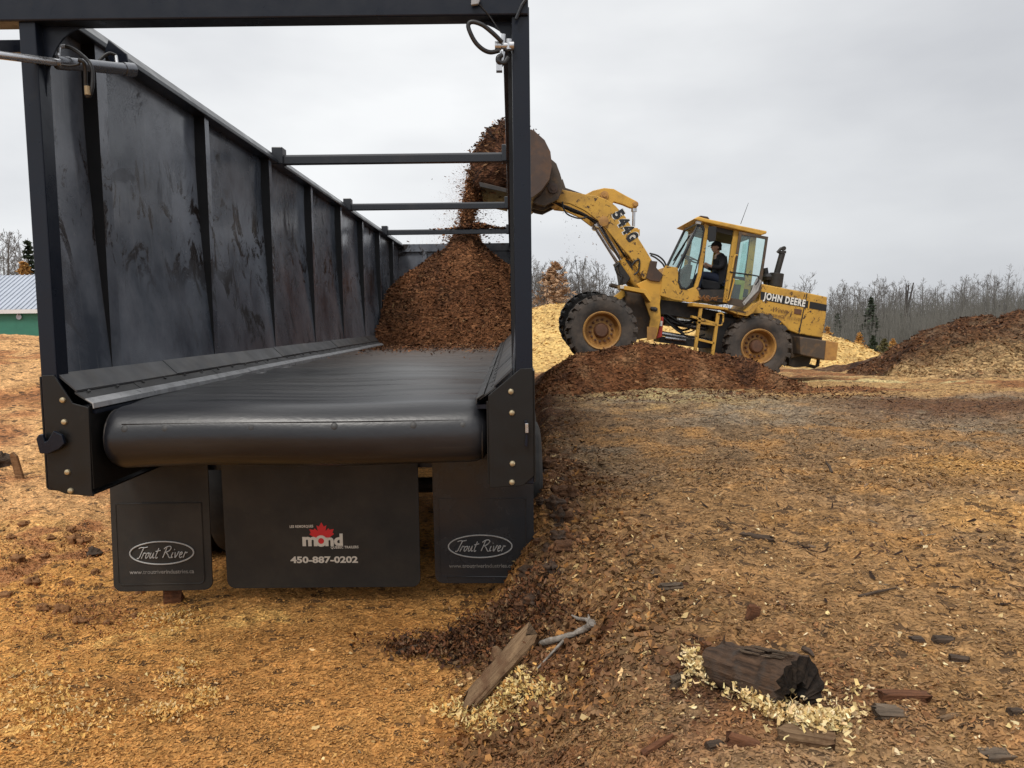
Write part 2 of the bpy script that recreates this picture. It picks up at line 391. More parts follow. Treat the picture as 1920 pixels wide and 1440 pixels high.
# ------------------------------------------------------------------ noise in numpy
_T = np.random.RandomState(3).rand(512, 512)
def vn(x, y):
    xi = np.floor(x).astype(int); yi = np.floor(y).astype(int); fx = x-xi; fy = y-yi
    fx = fx*fx*(3-2*fx); fy = fy*fy*(3-2*fy); a = xi & 511; b = yi & 511; a1 = (xi+1) & 511; b1 = (yi+1) & 511
    return (_T[a, b]*(1-fx)+_T[a1, b]*fx)*(1-fy)+(_T[a, b1]*(1-fx)+_T[a1, b1]*fx)*fy
def fbm(x, y, sc, octv=4, seed=0, gain=.5):
    x = np.asarray(x, float)*sc+seed*37.3; y = np.asarray(y, float)*sc+seed*91.7; s = 0; a = 1.; t = 0
    for i in range(octv):
        s = s+a*(vn(x, y)-.5); t += a; a *= gain; x = x*2.03+11.3; y = y*2.03+5.7
    return s/t*2
def ss(a, b, t):
    t = np.clip((np.asarray(t, float)-a)/(b-a), 0, 1); return t*t*(3-2*t)
def lerp(a, b, t): return a+(b-a)*t
# ================================================================== ground
def ip(t, pts): return np.interp(t, [p[0] for p in pts], [p[1] for p in pts])
def zbase(x, y):
    x = np.asarray(x, float); y = np.asarray(y, float)
    zr = ip(y, [(-20, .40), (2, .40), (3, .43), (5, .52), (8, .56), (10, .56), (14, .53), (20, .3), (26, .22), (40, -.3), (80, -.8), (300, -2)])
    xe = ip(y, [(-20, -.3), (2.5, -.3), (3.4, -.25), (4.2, -.28), (4.8, -.18), (6, -.05), (10, .0), (30, .0)])
    xe = xe+.13*fbm(np.zeros_like(y)+3.3, y, 1.3, 3, 6)*ss(3, 4, y); wd = ip(y, [(2, 1.2), (3.4, .95), (4.2, .6), (5, .42), (8, .5), (20, .8)])
    zl = ip(y, [(-20, 0), (5.5, .03), (9, .6), (12, 1.2), (15, 1.5), (17, 1.55), (22, 1.4), (30, .5), (45, .2), (80, -.8), (300, -2)])
    zp = ip(y, [(-20, 0), (16, 0), (18.5, .2), (22, .3), (40, -.3), (80, -.8), (300, -2)])
    fr = ss(0, 1, (x-xe)/wd); fl = ss(2.75, 4.3, -x)
    return zp+fr*(zr-zp)+fl*(zl-zp)
def zg(x, y):
    x = np.asarray(x, float); y = np.asarray(y, float); z = zbase(x, y)
    rgt = ss(-.5, .3, x); near = 1-ss(20, 60, y)
    amp = (.45+.55*rgt+.7*ss(2.8, 4, -x))*near
    z = z+amp*(fbm(x, y, .7, 3, 1)*.085+fbm(x, y, 2.6, 3, 2)*.045+fbm(x, y, 9, 2, 3)*.020)
    z = z+(fbm(x, y, 26, 2, 4)*.012)*near
    lipm = np.exp(-((x-.1)/.45)**2)*ss(2.6, 3.4, y)*(1-ss(14, 17, y)); z = z+lipm*(fbm(x, y, 3.2, 3, 7)*.10+fbm(x, y, 11, 3, 8)*.06)
    # ragged lip of dark bark where the bank spills into the trench
    z = z+.12*np.exp(-((x+.30)/.42)**2-((y-4.05)/.13)**2)*(1+fbm(x, y, 7, 3, 9)*1.3)
    z = z-.10*np.exp(-((x-.05)/.16)**2-((y-4.30)/.10)**2)
    z = z+.05*np.exp(-((x+.05)/.22)**2-((y-3.55)/.3)**2)
    # shallow scooped track in the right foreground
    z = z-.05*np.exp(-((y-2.85-.25*(x-.6)**2)/.13)**2)*ss(.0, .3, x)*(1-ss(1.1, 1.6, x))
    # long low ridge of spilled bark running right behind the mound
    z = z+.06*np.exp(-((y-10.3)/1.0)**2)*ss(3, 5, x)*near
    return z
A = np.array
GOLD_L = A((.62, .365, .115)); GOLD = A((.54, .268, .074)); GOLD_D = A((.37, .172, .052)); BROWN = A((.225, .132, .070)); GREYB = A((.225, .160, .110))
DARK = A((.058, .026, .013)); RED = A((.20, .082, .032)); PALE = A((.62, .45, .215)); TAN = A((.54, .305, .13)); REDTAN = A((.36, .16, .064)); BLACKB = A((.026, .014, .009))
def mixv(a, b, t): return a+(b-a)*np.clip(t, 0, 1)[..., None]
def gcol(x, y):
    x = np.asarray(x, float); y = np.asarray(y, float); o = np.ones_like(x)
    n1 = fbm(x, y, .9, 4, 11); n2 = fbm(x, y, 3.2, 4, 12); n3 = fbm(x, y, .35, 3, 13); n4 = fbm(x*.45, y, 1.1, 4, 14); n5 = fbm(x, y, 7, 3, 15)
    # trench and left: sawdust
    saw = mixv(o[..., None]*GOLD, GOLD_L, ss(.0, .55, n1+.5*n2)*.8)
    saw = mixv(saw, GOLD_D, ss(.05, .5, -n1+.4*n2)*.85)
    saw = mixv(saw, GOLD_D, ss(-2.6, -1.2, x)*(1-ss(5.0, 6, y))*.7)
    saw = mixv(saw, GOLD_L, ss(.42, .6, n2+.45*n5)*(1-ss(5, 7, y))*ss(.8, 1.2, -x))
    # left bank, further back: tan with reddish earth
    lb = mixv(o[..., None]*TAN, GOLD_L, ss(.1, .6, n1)*.8); lb = mixv(lb, REDTAN, ss(.0, .35, n4+.35*n2)*.95); lb = mixv(lb, RED, ss(.35, .6, n4+.5*n2)*.6)
    c = mixv(saw, lb, ss(5.2, 7, y)*ss(2.2, 3.2, -x))
    c = mixv(c, REDTAN, ss(.1, .4, n2+.3*n5)*ss(2.6, 3.1, -x)*ss(4.4, 5., y)*(1-ss(6.5, 7.5, y)))
    # right plain
    pl = mixv(o[..., None]*BROWN, GREYB, ss(-.1, .4, n1)); pl = mixv(pl, GOLD_D*1.25, ss(.05, .5, n2+n3*.5)*.5)
    pl = mixv(pl, GOLD, ss(.38, .6, n1+.6*n3)*.45); pl = mixv(pl, BROWN*.55, ss(.15, .5, -n2-.3*n5)*.6)
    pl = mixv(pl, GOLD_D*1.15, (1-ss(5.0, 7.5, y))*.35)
    pl = mixv(pl, GOLD, .75*np.exp(-((x-4.0)/.75)**2-((y-6.1)/.35)**2))
    # pale shavings at the foot of the mound, grey further out
    pl = mixv(pl, PALE*.72, ss(-.2, .35, n2+.3*n5)*np.exp(-((x-2.3)/1.7)**2-((y-12.2)/1.5)**2)*.95)
    pl = mixv(pl, GREYB*1.15, ss(7, 9, y)*(1-ss(13, 15, y))*.4*ss(-.3, .3, n1))
    band = np.exp(-((y-10.1+.06*(x-5))/(1.25))**4)*ss(3.6, 5.4, x+.5*n2)
    pl = mixv(pl, DARK*2.1, band*ss(-.75, -.1, n2+.3*n5))
    farp = ss(11.3, 12.0, y)*ss(3.2, 4.6, x)+ss(12.6, 13.6, y)*(1-ss(3.2, 4.6, x))
    fc = mixv(o[..., None]*TAN*.72, RED*1.2, ss(-.3, .15, n4+.3*n2)); fc = mixv(fc, PALE*.85, ss(.34, .5, fbm(x*.25, y, 1.3, 3, 21))*.9)
    pl = mixv(pl, fc, farp)
    fr = ss(-.12, .22, x-ip(y, [(2.5, -.3), (3.4, -.18), (4.2, -.45), (4.7, -.05), (6, .05), (30, .05)])+.22*n2+.08*n5)
    pl = pl*A((.98, 1.06, 1.04))
    c = mixv(c, pl, fr)
    # dark bark along the lip and in the foreground
    lip = np.exp(-((x-.28)/.62)**2)*ss(3.5, 4.1, y)*(1-ss(6.5, 8.5, y))
    c = mixv(c, DARK*2.2, np.clip(lip*1.1, 0, 1)*ss(-.3, .25, n2+.3*n5)*fr*.85)
    c = mixv(c, DARK, np.clip(1.3*np.exp(-((x+.30)/.46)**2-((y-4.07)/.17)**2)*(1+n5), 0, 1)*ss(-.5, 0, n2+.5*n5+.2))
    c = mixv(c, DARK*1.2, np.exp(-((x-.42)/.62)**2)*ss(7.2, 9.2, y)*(1-ss(14, 16, y))*ss(-.7, -.1, n2+.3*n5)*fr)
    fg = np.exp(-((x-.55)/.75)**4-((y-3.1)/.62)**4)
    c = mixv(c, RED*.62, fg*ss(-.35, .2, n2+.3*n5)*fr); c = mixv(c, DARK, fg*ss(.1, .42, n1+.5*n2)*fr*.9)
    c = mixv(c, REDTAN*.9, fr*(1-ss(2.4, 3.0, y))*ss(-.2, .4, n2)*.6)
    return c*(1+.22*n5)[..., None]
xs = np.concatenate([np.linspace(-220, -14, 36), np.linspace(-13.6, -5, 90), np.linspace(-4.97, 5.2, 400), np.linspace(5.3, 14, 120), np.linspace(14.6, 240, 46)])
ys = np.concatenate([np.linspace(-15, 1.7, 14), np.linspace(1.75, 6.5, 250), np.linspace(6.54, 16, 230), np.linspace(16.2, 30, 70), np.linspace(31, 280, 60)])
X, Y = np.meshgrid(xs, ys); Z = zg(X, Y); nx = len(xs); ny = len(ys)
idx = np.arange(nx*ny).reshape(ny, nx)
fq = np.stack([idx[:-1, :-1], idx[:-1, 1:], idx[1:, 1:], idx[1:, :-1]], -1).reshape(-1, 4)
g = npmesh('ground', np.stack([X, Y, Z], -1).reshape(-1, 3), fq, 'ground_chips', gcol(X, Y).reshape(-1, 3), smooth=True)
tag(g, kind='structure')

# ------------------------------------------------------------------ loose chips, shreds, shavings
def flakes(P, Nm, L, Wd, tilt, curl, cols, az=None):
    n = len(P); a = nr.uniform(0, 2*np.pi, n) if az is None else az
    Nn = Nm+nr.normal(0, 1, (n, 3))*np.asarray(tilt).reshape(-1, 1); Nn /= np.linalg.norm(Nn, axis=1)[:, None]
    t = np.stack([np.cos(a), np.sin(a), np.zeros(n)], 1); t -= Nn*np.sum(t*Nn, 1)[:, None]; t /= np.linalg.norm(t, axis=1)[:, None]
    b = np.cross(Nn, t); L = np.asarray(L)[:, None]; Wd = np.asarray(Wd)[:, None]; cu = np.asarray(curl).reshape(-1, 1)*L
    r = lambda lo, hi: nr.uniform(lo, hi, (n, 1))
    v = np.stack([P-t*L*.5*r(.8, 1.1)-b*Wd*.5*r(.3, 1)+Nn*cu, P-b*Wd*.5*r(.7, 1.2)+t*L*r(-.1, .1), P+t*L*.5*r(.8, 1.1)-b*Wd*.5*r(.2, 1)+Nn*cu*r(.2, 1),
                  P+t*L*.5*r(.6, 1.1)+b*Wd*.5*r(.2, 1)+Nn*cu*r(.2, 1), P+b*Wd*.5*r(.7, 1.2)+t*L*r(-.1, .1), P-t*L*.5*r(.6, 1.1)+b*Wd*.5*r(.2, 1)+Nn*cu], 1)
    i = np.arange(n)[:, None]*6
    f = np.stack([i+A([0, 1, 4, 5]), i+A([1, 2, 3, 4])], 1).reshape(-1, 4)
    return v.reshape(-1, 3), f, np.repeat(cols, 6, 0)
def gnormal(x, y, h=zg, e=.02):
    dx = (h(x+e, y)-h(x-e, y))/(2*e); dy = (h(x, y+e)-h(x, y-e))/(2*e)
    q = np.stack([-dx, -dy, np.ones_like(dx)], 1); return q/np.linalg.norm(q, axis=1)[:, None]
def pick(n, table):
    """table: [(weight, colour, jitter)]"""
    wt = A([t[0] for t in table], float); k = nr.choice(len(table), n, p=wt/wt.sum())
    c = A([t[1] for t in table])[k]; j = A([t[2] for t in table])[k]
    return np.clip(c*(1+nr.normal(0, 1, n)*j)[:, None]*(1+nr.normal(0, .028, (n, 3))), .004, .9)
def ysample(n, a, b): # denser near the photographer's feet
    u = nr.rand(n); return 1/(1/a+(1/b-1/a)*u)
def litter(name, n, x0, x1, y0, y1, table, Lr, asp, tilt, curl, keep=None, lift=.004, label=None, cat=None, blend=0., mat='chip'):
    y = ysample(n, y0, y1); x = nr.uniform(x0, x1, n)
    if keep is not None:
        k = keep(x, y) > nr.rand(n); x = x[k]; y = y[k]
    n = len(x); c = pick(n, table)
    if blend: c = c*(1-blend)+gcol(x, y)*blend*nr.uniform(.7, 1.5, n)[:, None]
    L = np.exp(nr.uniform(np.log(Lr[0]), np.log(Lr[1]), n)); W_ = L*nr.uniform(asp[0], asp[1], n)
    P = np.stack([x, y, zg(x, y)+lift+W_*.12], 1)
    v, f, cc = flakes(P, gnormal(x, y), L, W_, tilt, nr.uniform(-.1, 1, n)*curl, c)
    o = npmesh(name, v, f, mat, cc); return tag(o, label, cat, kind='stuff')
lipx = lambda y: ip(y, [(2.2, -.35), (3.4, -.2), (4.2, -.4), (4.7, -.05), (6, .05), (30, .05)])
litter('sawdust_shavings', 160000, -5.2, .1, 2.6, 8.5, [(4, GOLD, .28), (3, GOLD_L, .25), (3, GOLD_D, .3), (1, PALE, .15), (.7, BROWN, .3), (.25, DARK, .3)], (.005, .021), (.3, .75), .30, .18,
       keep=lambda x, y: (1-ss(-.15, .15, x-lipx(y)+.2*fbm(x, y, 3, 3, 12))), label='layer of golden wood shavings around the trailer', cat='shavings', blend=.8)
litter('wood_chips', 165000, -.6, 6.5, 2.1, 9.5, [(3.4, BROWN*A((.92, .94, 1)), .3), (1.6, GOLD_D*A((.84, .88, 1)), .3), (.8, GOLD*A((.8, .84, 1)), .25), (.5, PALE*.9, .2), (2.4, DARK*1.5, .45), (1, GREYB, .3)], (.006, .028), (.16, .55), .35, .14,
       keep=lambda x, y: ss(-.15, .2, x-lipx(y)+.2*fbm(x, y, 3, 3, 12)), label='mixed brown wood chips strewn over the yard right of the trailer', cat='wood chips', blend=.76)
litter('bank_bark', 30000, -.55, 1.0, 2.9, 9.5, [(4.5, DARK*1.5, .4), (2.6, BROWN*.65, .35), (2.4, RED*.8, .3), (1.6, GOLD_D, .3), (.3, PALE, .2), (.7, BLACKB, .3)], (.012, .06), (.2, .6), .6, .2,
       keep=lambda x, y: np.exp(-((x-.2)/.42)**2)*ss(-.25, .05, x-lipx(y)+.25*fbm(x, y, 3, 3, 12)), lift=.008, label='rough dark bark covering the bank edge beside the trailer', cat='bark', blend=.35)
litter('coarse_chips', 80000, -.4, 9.5, 5.5, 14, [(3, BROWN*A((.9, .92, 1)), .3), (1.4, GOLD_D*A((.84, .88, 1)), .3), (.8, GOLD*A((.8, .84, 1)), .25), (.5, PALE*.9, .2), (2.2, DARK*1.5, .4), (1.2, GREYB, .3)], (.012, .052), (.15, .45), .3, .1, keep=lambda x, y: ss(-.3, .1, x-lipx(y)), label='coarse brown chips covering the yard before the loader', cat='wood chips', blend=.72)
litter('bark_shreds', 10000, -.2, 9, 3.4, 13, [(3, BLACKB, .3), (3, DARK, .4), (1.2, GREYB*.55, .3)], (.014, .075), (.08, .3), .30, .16,
       keep=lambda x, y: ss(0, .4, x-lipx(y))*(.25+.75*ss(-.1, .3, fbm(x, y, 1.2, 3, 31))), label='dark bark shreds scattered over the brown chips', cat='bark')
litter('reddish_bark', 34000, -.4, 1.7, 2.35, 4.0, [(3, RED*.75, .35), (3, DARK*1.6, .4), (1.6, BROWN*.7, .3), (.7, REDTAN, .3), (.12, PALE, .2)], (.006, .032), (.18, .55), .5, .18,
       keep=lambda x, y: ss(-.15, .1, x-lipx(y))*np.exp(-((x-.55)/.85)**4-((y-3.1)/.68)**4)*ss(-.45, .1, fbm(x, y, 1.7, 3, 35)), label='fine reddish bark mulch spread between the wood slab and the log', cat='bark', blend=.35)
litter('pale_chips', 1800, -.4, 4.5, 2.1, 7, [(3, PALE, .15), (1, A((.72, .58, .34)), .1)], (.010, .032), (.25, .7), .4, .3, keep=lambda x, y: ss(-.2, .3, x-lipx(y)), label='pale fresh chips dotted over the brown yard', cat='wood chips')
litter('fallen_leaves', 90, -2.8, .2, 2.5, 4.6, [(3, PALE, .2), (1, GOLD_L, .2), (.5, GREYB, .2)], (.016, .04), (.4, .8), .5, .4, keep=lambda x, y: (1-ss(.0, .2, x-lipx(y)))*ss(-2.2, -.9, x), label='large pale curls on the golden shavings', cat='shavings')

# ------------------------------------------------------------------ piles
def mound(name, x0, x1, y0, y1, nxm, nym, hf, cf, mat, label, ground=None, group=None, smooth=True):
    gx, gy = np.meshgrid(np.linspace(x0, x1, nxm), np.linspace(y0, y1, nym)); z = hf(gx, gy)
    gr = zg(gx, gy) if ground is None else ground(gx, gy)
    ok = z > gr-.05; cell = ok[:-1, :-1] | ok[:-1, 1:] | ok[1:, 1:] | ok[1:, :-1]
    z = np.where(ok, z, np.minimum(z, gr-.06)); z = np.maximum(z, gr-.35)
    i2 = np.arange(nxm*nym).reshape(nym, nxm)
    f = np.stack([i2[:-1, :-1], i2[:-1, 1:], i2[1:, 1:], i2[1:, :-1]], -1)[cell]
    used = np.unique(f); mp_ = -np.ones(nxm*nym, int); mp_[used] = np.arange(len(used))
    vv = np.stack([gx, gy, z], -1).reshape(-1, 3)[used]; cc = cf(gx, gy).reshape(-1, 3)[used]
    org = (float(vv[:, 0].mean()), float(vv[:, 1].mean()), float(vv[:, 2].min()))
    o = npmesh(name, vv, mp_[f], mat, cc, origin=org, smooth=smooth)
    return tag(o, label, 'pile', group)
def shreds_on(name, n, x0, x1, y0, y1, hf, table, Lr, asp, parent, tilt=.5, curl=.15, ground=zg, keep=None, blend=None):
    x = nr.uniform(x0, x1, n); y = nr.uniform(y0, y1, n); k = hf(x, y) > ground(x, y)+.0
    if keep is not None: k &= keep(x, y) > nr.rand(n)
    x = x[k]; y = y[k]; n = len(x); c = pick(n, table)
    if blend is not None: c = c*.45+blend(x, y)*.55*nr.uniform(.5, 1.6, n)[:, None]
    L = np.exp(nr.uniform(np.log(Lr[0]), np.log(Lr[1]), n)); W_ = L*nr.uniform(*asp, n)
    v, f, cc = flakes(np.stack([x, y, hf(x, y)+.012], 1), gnormal(x, y, hf, .05), L, W_, tilt, nr.uniform(-.2, 1, n)*curl, c)
    o = npmesh(name, v, f, 'chip', cc, parent=parent); o['kind'] = 'stuff'; return o
MULCH = [(4, A((.115, .047, .020)), .35), (3, A((.18, .075, .031)), .3), (1.8, A((.28, .13, .056)), .3), (3, A((.045, .020, .011)), .35), (.35, A((.38, .24, .12)), .2)]
# bark mound in front of the loader
_sil = [aty(px, py, D) for px, py, D in ((965, 800, 14.1), (990, 770, 14.1), (1003, 745, 14.1), (1025, 715, 14.1), (1050, 688, 14.1), (1075, 668, 14.1), (1110, 660, 14.1), (1150, 652, 14.1), (1200, 641, 14.1), (1260, 649, 14.1), (1300, 658, 14.1), (1340, 667, 14.1), (1400, 677, 14.1), (1440, 692, 14.0), (1475, 708, 13.8), (1500, 724, 13.4), (1555, 737, 12.7), (1610, 752, 12.0))]
def h_lm(x, y):
    top = np.interp(x, [p.x for p in _sil], [p.z for p in _sil]); b = zbase(x, y)
    yc = np.interp(x, [4.2, 4.75, 5.3, 5.8], [14.1, 13.6, 12.7, 12.]); f = np.where(y < yc, 1-ss(0, 1, (yc-y-.1)/np.interp(x, [.2, 1, 2, 4, 5.5], [2.4, 1.7, .85, 1.0, .9]))*1.12, np.interp(y-yc, [0, 1.1, 3.1, 4.7], [1, .80, .62, -.15]))
    d_ = top-b; return b+np.where(d_ > 0, d_*f, d_-.05)+(fbm(x, y, 1.6, 4, 41)*.10+fbm(x, y, 6, 3, 42)*.045)*np.clip(f*2+.15, 0, 1)-.06*(f < .06)-.01
def c_m(x, y):
    n = fbm(x, y, 2.4, 4, 43); c = mixv(np.ones_like(n)[..., None]*A((.135, .055, .022)), A((.055, .024, .012)), ss(.0, .4, n)); return mixv(c, A((.19, .10, .048)), ss(.05, .5, -n))
def c_lm(x, y):
    c = c_m(x, y); n = fbm(x, y, 1.2, 3, 44)
    c = mixv(c, A((.20, .12, .06)), (1-ss(12.2, 13.0, y+.5*n))*ss(.9, 1.6, x+.3*n)*.55); return c
lm = mound('bark_mound', -.4, 6.2, 11.2, 19.2, 300, 260, h_lm, c_lm, 'mulch', 'dark reddish bark mulch mound under the front wheels of the yellow loader')
shreds_on('bark_shred_cover', 26000, -.3, 6, 11.4, 15.6, h_lm, MULCH, (.03, .13), (.12, .4), lm, blend=c_lm)
# big dark pile at the right edge
_dp = [aty(px, py, 18.5) for px, py in ((1585, 735), (1618, 700), (1652, 672), (1680, 650), (1700, 632), (1730, 612), (1755, 602), (1800, 596), (1860, 588), (1920, 578), (2000, 570), (2150, 590), (2300, 640))]
def h_dp(x, y):
    xx = x*18.5/np.maximum(y, 15.); top = np.interp(x, [p.x for p in _dp], [p.z for p in _dp]); b = zbase(x, y)
    f = np.where(y < 18.5, 1-ss(0, 1, (18.5-y)/3.9)*1.12, np.interp(y, [18.5, 19.3, 22.5], [1, .85, -.2]))
    d_ = top-b; return b+np.where(d_ > 0, d_*f, d_-.05)+(fbm(x, y, .8, 4, 51)*.40+fbm(x, y, 3, 3, 52)*.12)*np.clip(f*1.6, 0, 1)-.06*(f < .1)-.02
def c_dp(x, y):
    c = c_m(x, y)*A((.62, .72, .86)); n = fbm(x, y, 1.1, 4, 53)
    # pale shavings spilled across its lower face
    t = np.exp(-((y-16.1+.25*(x-9.4)+.5*n)/.95)**2)*ss(7.2, 8.4, x+.6*n)*(1-ss(11., 12., x+.5*n))
    c = mixv(c, A((.46, .31, .145)), t*ss(-.5, .1, n+.3)*.95)
    c = mixv(c, A((.36, .235, .115)), np.exp(-((y-15.6)/.7)**2)*ss(6.6, 7.2, x)*(1-ss(8.6, 9.6, x))*ss(-.5, .2, n)*.8)
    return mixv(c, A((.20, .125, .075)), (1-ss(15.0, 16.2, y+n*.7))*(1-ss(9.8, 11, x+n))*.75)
dp = mound('mulch_pile', 6.2, 17, 14, 25, 260, 220, h_dp, c_dp, 'mulch', 'big dark bark pile at the right edge, pale shavings across its lower face')
shreds_on('bark_shred_cover', 22000, 6.4, 14.5, 14, 20, h_dp, MULCH, (.04, .16), (.12, .4), dp, blend=c_dp, tilt=.6)
# bright sawdust hill behind the loader
_sp = [aty(px, py, 27.) for px, py in ((760, 640), (900, 585), (1000, 574), (1030, 566), (1060, 564), (1150, 575), (1250, 600), (1400, 612), (1480, 616), (1545, 628), (1575, 636), (1605, 655), (1640, 671), (1700, 700))]
def h_sp(x, y):
    top = np.interp(x, [p.x for p in _sp], [p.z for p in _sp]); b = zbase(x, y)
    f = np.where(y < 27, 1-ss(0, 1, (27-y)/6.3)*1.12, np.interp(y, [27, 29, 36], [1, .9, -.2]))
    d_ = top-b; return b+np.where(d_ > 0, d_*f, d_-.05)+(fbm(x, y, .5, 4, 61)*.16+fbm(x, y, 2.4, 3, 62)*.06)*np.clip(f*1.6, 0, 1)-.06*(f < .05)-.02
def c_sp(x, y):
    n = fbm(x, y, .9, 4, 63); n2 = fbm(x, y, 4, 3, 64); c = mixv(np.ones_like(n)[..., None]*A((.66, .45, .17)), A((.56, .37, .135)), ss(-.1, .4, n)); c = mixv(c, A((.45, .28, .11)), ss(.2, .5, n2)*.7)
    return mixv(c, A((.42, .23, .10)), (1-ss(20.8, 22.6, y+n*1.5))*(1-ss(2.6, 4, x)))
sp_ = mound('sawdust_pile', -5, 15, 19.5, 36, 260, 200, h_sp, c_sp, 'sawdust', 'bright yellow sawdust hill behind the loader and its tyres')

shreds_on('shaving_cover', 16000, -2, 12, 20.3, 28, h_sp, [(3, A((.70, .49, .20)), .15), (2, A((.55, .36, .14)), .2), (1, A((.30, .17, .07)), .3)], (.05, .16), (.2, .5), sp_, blend=c_sp, tilt=.5)
litter('spilled_bark', 9000, -.2, 6.2, 9.5, 13.4, [(4, DARK*1.4, .4), (2, RED*.8, .3), (1, BLACKB, .3)], (.025, .11), (.12, .4), .4, .15, keep=lambda x, y: ss(10.2, 12.6, y+.9*fbm(x, y, 1.4, 3, 33)-.25*np.abs(x-2.2)*0)**1.6, label='bark strands spilled on the ground before the mound', cat='bark')
# ================================================================== trees
def rot_about(v, ax, a): return Matrix.Rotation(a, 3, ax) @ v
def bare_tree_mesh(h, seed, slim=1., lean=.05, first=.25, nb=15, dead=False):
    r = random.Random(seed); tr = MB(); cr = MB(); pts = []; p = V(0, 0, 0); d = V(r.uniform(-lean, lean), r.uniform(-lean, lean), 1)
    K = 9
    for i in range(K+1):
        pts.append(p.copy()); d = (d+V(r.uniform(-.07, .07), r.uniform(-.07, .07), .0)).normalized(); p = p+d*(h/K)
    R0_ = h*.011*slim
    tr.tube(pts, [R0_*(1-.85*i/K)+.012 for i in range(K+1)], 6)
    def br(p, d, L, rad, lev):
        n = 4 if lev < 2 else 3; q = [p.copy()]
        for i in range(n-1):
            d = (d+V(r.uniform(-.22, .22), r.uniform(-.22, .22), r.uniform(-.02, .22))).normalized(); q.append(q[-1]+d*(L/(n-1)))
        cr.tube(q, [max(.012, rad*(1-.7*i/(n-1))) for i in range(n)], 3)
        if lev < (1 if dead else 2):
            for k in range(r.randint(3, 5) if lev == 0 else r.randint(2, 3)):
                t = r.uniform(.25, 1)*(n-1); i = min(int(t), n-2); pp = q[i].lerp(q[i+1], t-i)
                ax = d.orthogonal().normalized(); ax = rot_about(ax, d, r.uniform(0, 6.28))
                br(pp, rot_about(d, ax, r.uniform(.4, .95)), L*r.uniform(.4, .65), rad*.55, lev+1)
    for k in range(nb):
        t = first+(1-first)*((k+r.random())/nb); i = min(int(t*K), K-1); pp = pts[i].lerp(pts[i+1], t*K-i)
        a = r.uniform(0, 6.28); up = r.uniform(.35, 1.1) if not dead else r.uniform(-.1, .5)
        br(pp, V(math.cos(a), math.sin(a), up).normalized(), h*(.30 if not dead else .12)*(1.08-t*.75)*r.uniform(.7, 1.2), R0_*.42*(1.1-t*.6), 0)
    return tr, cr
def conifer_mesh(h, seed, width=.26, dens=1., droop=.25, leafsz=.22, sparse=0.):
    r = random.Random(seed); tr = MB(); cr = MB()
    tr.tube([(0, 0, 0), (r.uniform(-.02, .02)*h, 0, h*.5), (0, 0, h)], [h*.016, h*.010, .012], 6)
    nw = int(22*dens)
    for k in range(nw):
        t = .10+.9*k/nw; z = h*t; L = h*width*(1-t)**.85*r.uniform(.7, 1.15)+.06*h*(1-t)
        for j in range(r.randint(4, 6)):
            if r.random() < sparse: continue
            a = r.uniform(0, 6.28); dv = V(math.cos(a), math.sin(a), -droop+r.uniform(-.1, .25))
            q = [V(0, 0, z)+dv*L*s+V(0, 0, .12*L*s*s) for s in (0, .5, 1)]
            cr.tube(q, [.012, .009, .005], 3)
            for s in range(int(7+5*dens)):
                u = r.uniform(.12, 1.05); c = V(0, 0, z)+dv*L*u+V(0, 0, .12*L*u*u)+V(r.gauss(0, .07), r.gauss(0, .07), r.gauss(-.04, .06))*L*.9
                sz = leafsz*h*.14*r.uniform(.5, 1.2); e1 = V(r.gauss(0, 1), r.gauss(0, 1), r.gauss(0, .5)).normalized()*sz; e2 = V(r.gauss(0, 1), r.gauss(0, 1), r.gauss(-.3, .5)).normalized()*sz*.5
                cr.add([c-e1, c+e2, c+e1, c-e2], [(0, 1, 2, 3)])
    return tr, cr
def plant(name, meshes, mats, loc, label, group=None, scale=1., rz=0., cat='tree'):
    o = thing(name, loc, label, cat, group); o.scale = (scale,)*3; o.rotation_euler = (0, 0, rz)
    for nm, mb_, mt in zip(('trunk', 'crown'), meshes, mats):
        if isinstance(mb_, MB):
            ORG[o.name] = V(0, 0, 0); ob = mb_.build(nm, mt, o, recalc=False)
        else:
            ob = bpy.data.objects.new(nm, mb_); COL.objects.link(ob); ob.parent = o
    return o
def gz(x, y): return float(zg(A([x]), A([y]))[0])
def tree_at(px, top, D, base_h):
    """foot on the ground under the tip seen at pixel (px, top); returns location and scale"""
    t = aty(px, top, D); z = gz(t.x, D)-.1; return (t.x, D, z), max(.3, (t.z-z)/base_h)
KINDS = []
for k in range(7):
    t_, c_ = bare_tree_mesh(8., 100+k, slim=[.8, 1, .7, 1.1, .9, .75, 1.2][k], first=[.2, .3, .35, .15, .25, .4, .2][k], nb=[16, 14, 15, 17, 13, 12, 16][k])
    KINDS.append((t_, c_))
PROTO = {}
G_R = 'bare grey trees beyond the yard'
def bare(px, top, D, k, label, group):
    loc, sc = tree_at(px, top, D, 8.)
    if k not in PROTO:
        o = plant('bare_tree', KINDS[k], ('twig_bark', 'twig_bark'), loc, label, group, sc, rnd.uniform(0, 6.28)); PROTO[k] = [c.data for c in o.children]
        names = [c.name.split('.')[0] for c in o.children]
        if names[0] != 'trunk': PROTO[k].reverse()
    else: o = plant('bare_tree', PROTO[k], ('twig_bark',)*2, loc, label, group, sc, rnd.uniform(0, 6.28))
    return o
for i in range(150):
    px = 1548+(i+rnd.random())/150*470; top = rnd.choice([536, 544, 552, 558, 566, 580])+rnd.uniform(-6, 8)
    if 1640 < px < 1700: top -= 4
    if px > 1790: top -= rnd.uniform(0, 12)
    bare(px, top, rnd.uniform(44, 80), rnd.randrange(7), 'bare grey tree in the treeline right of the loader', 'bare grey trees right of the loader')
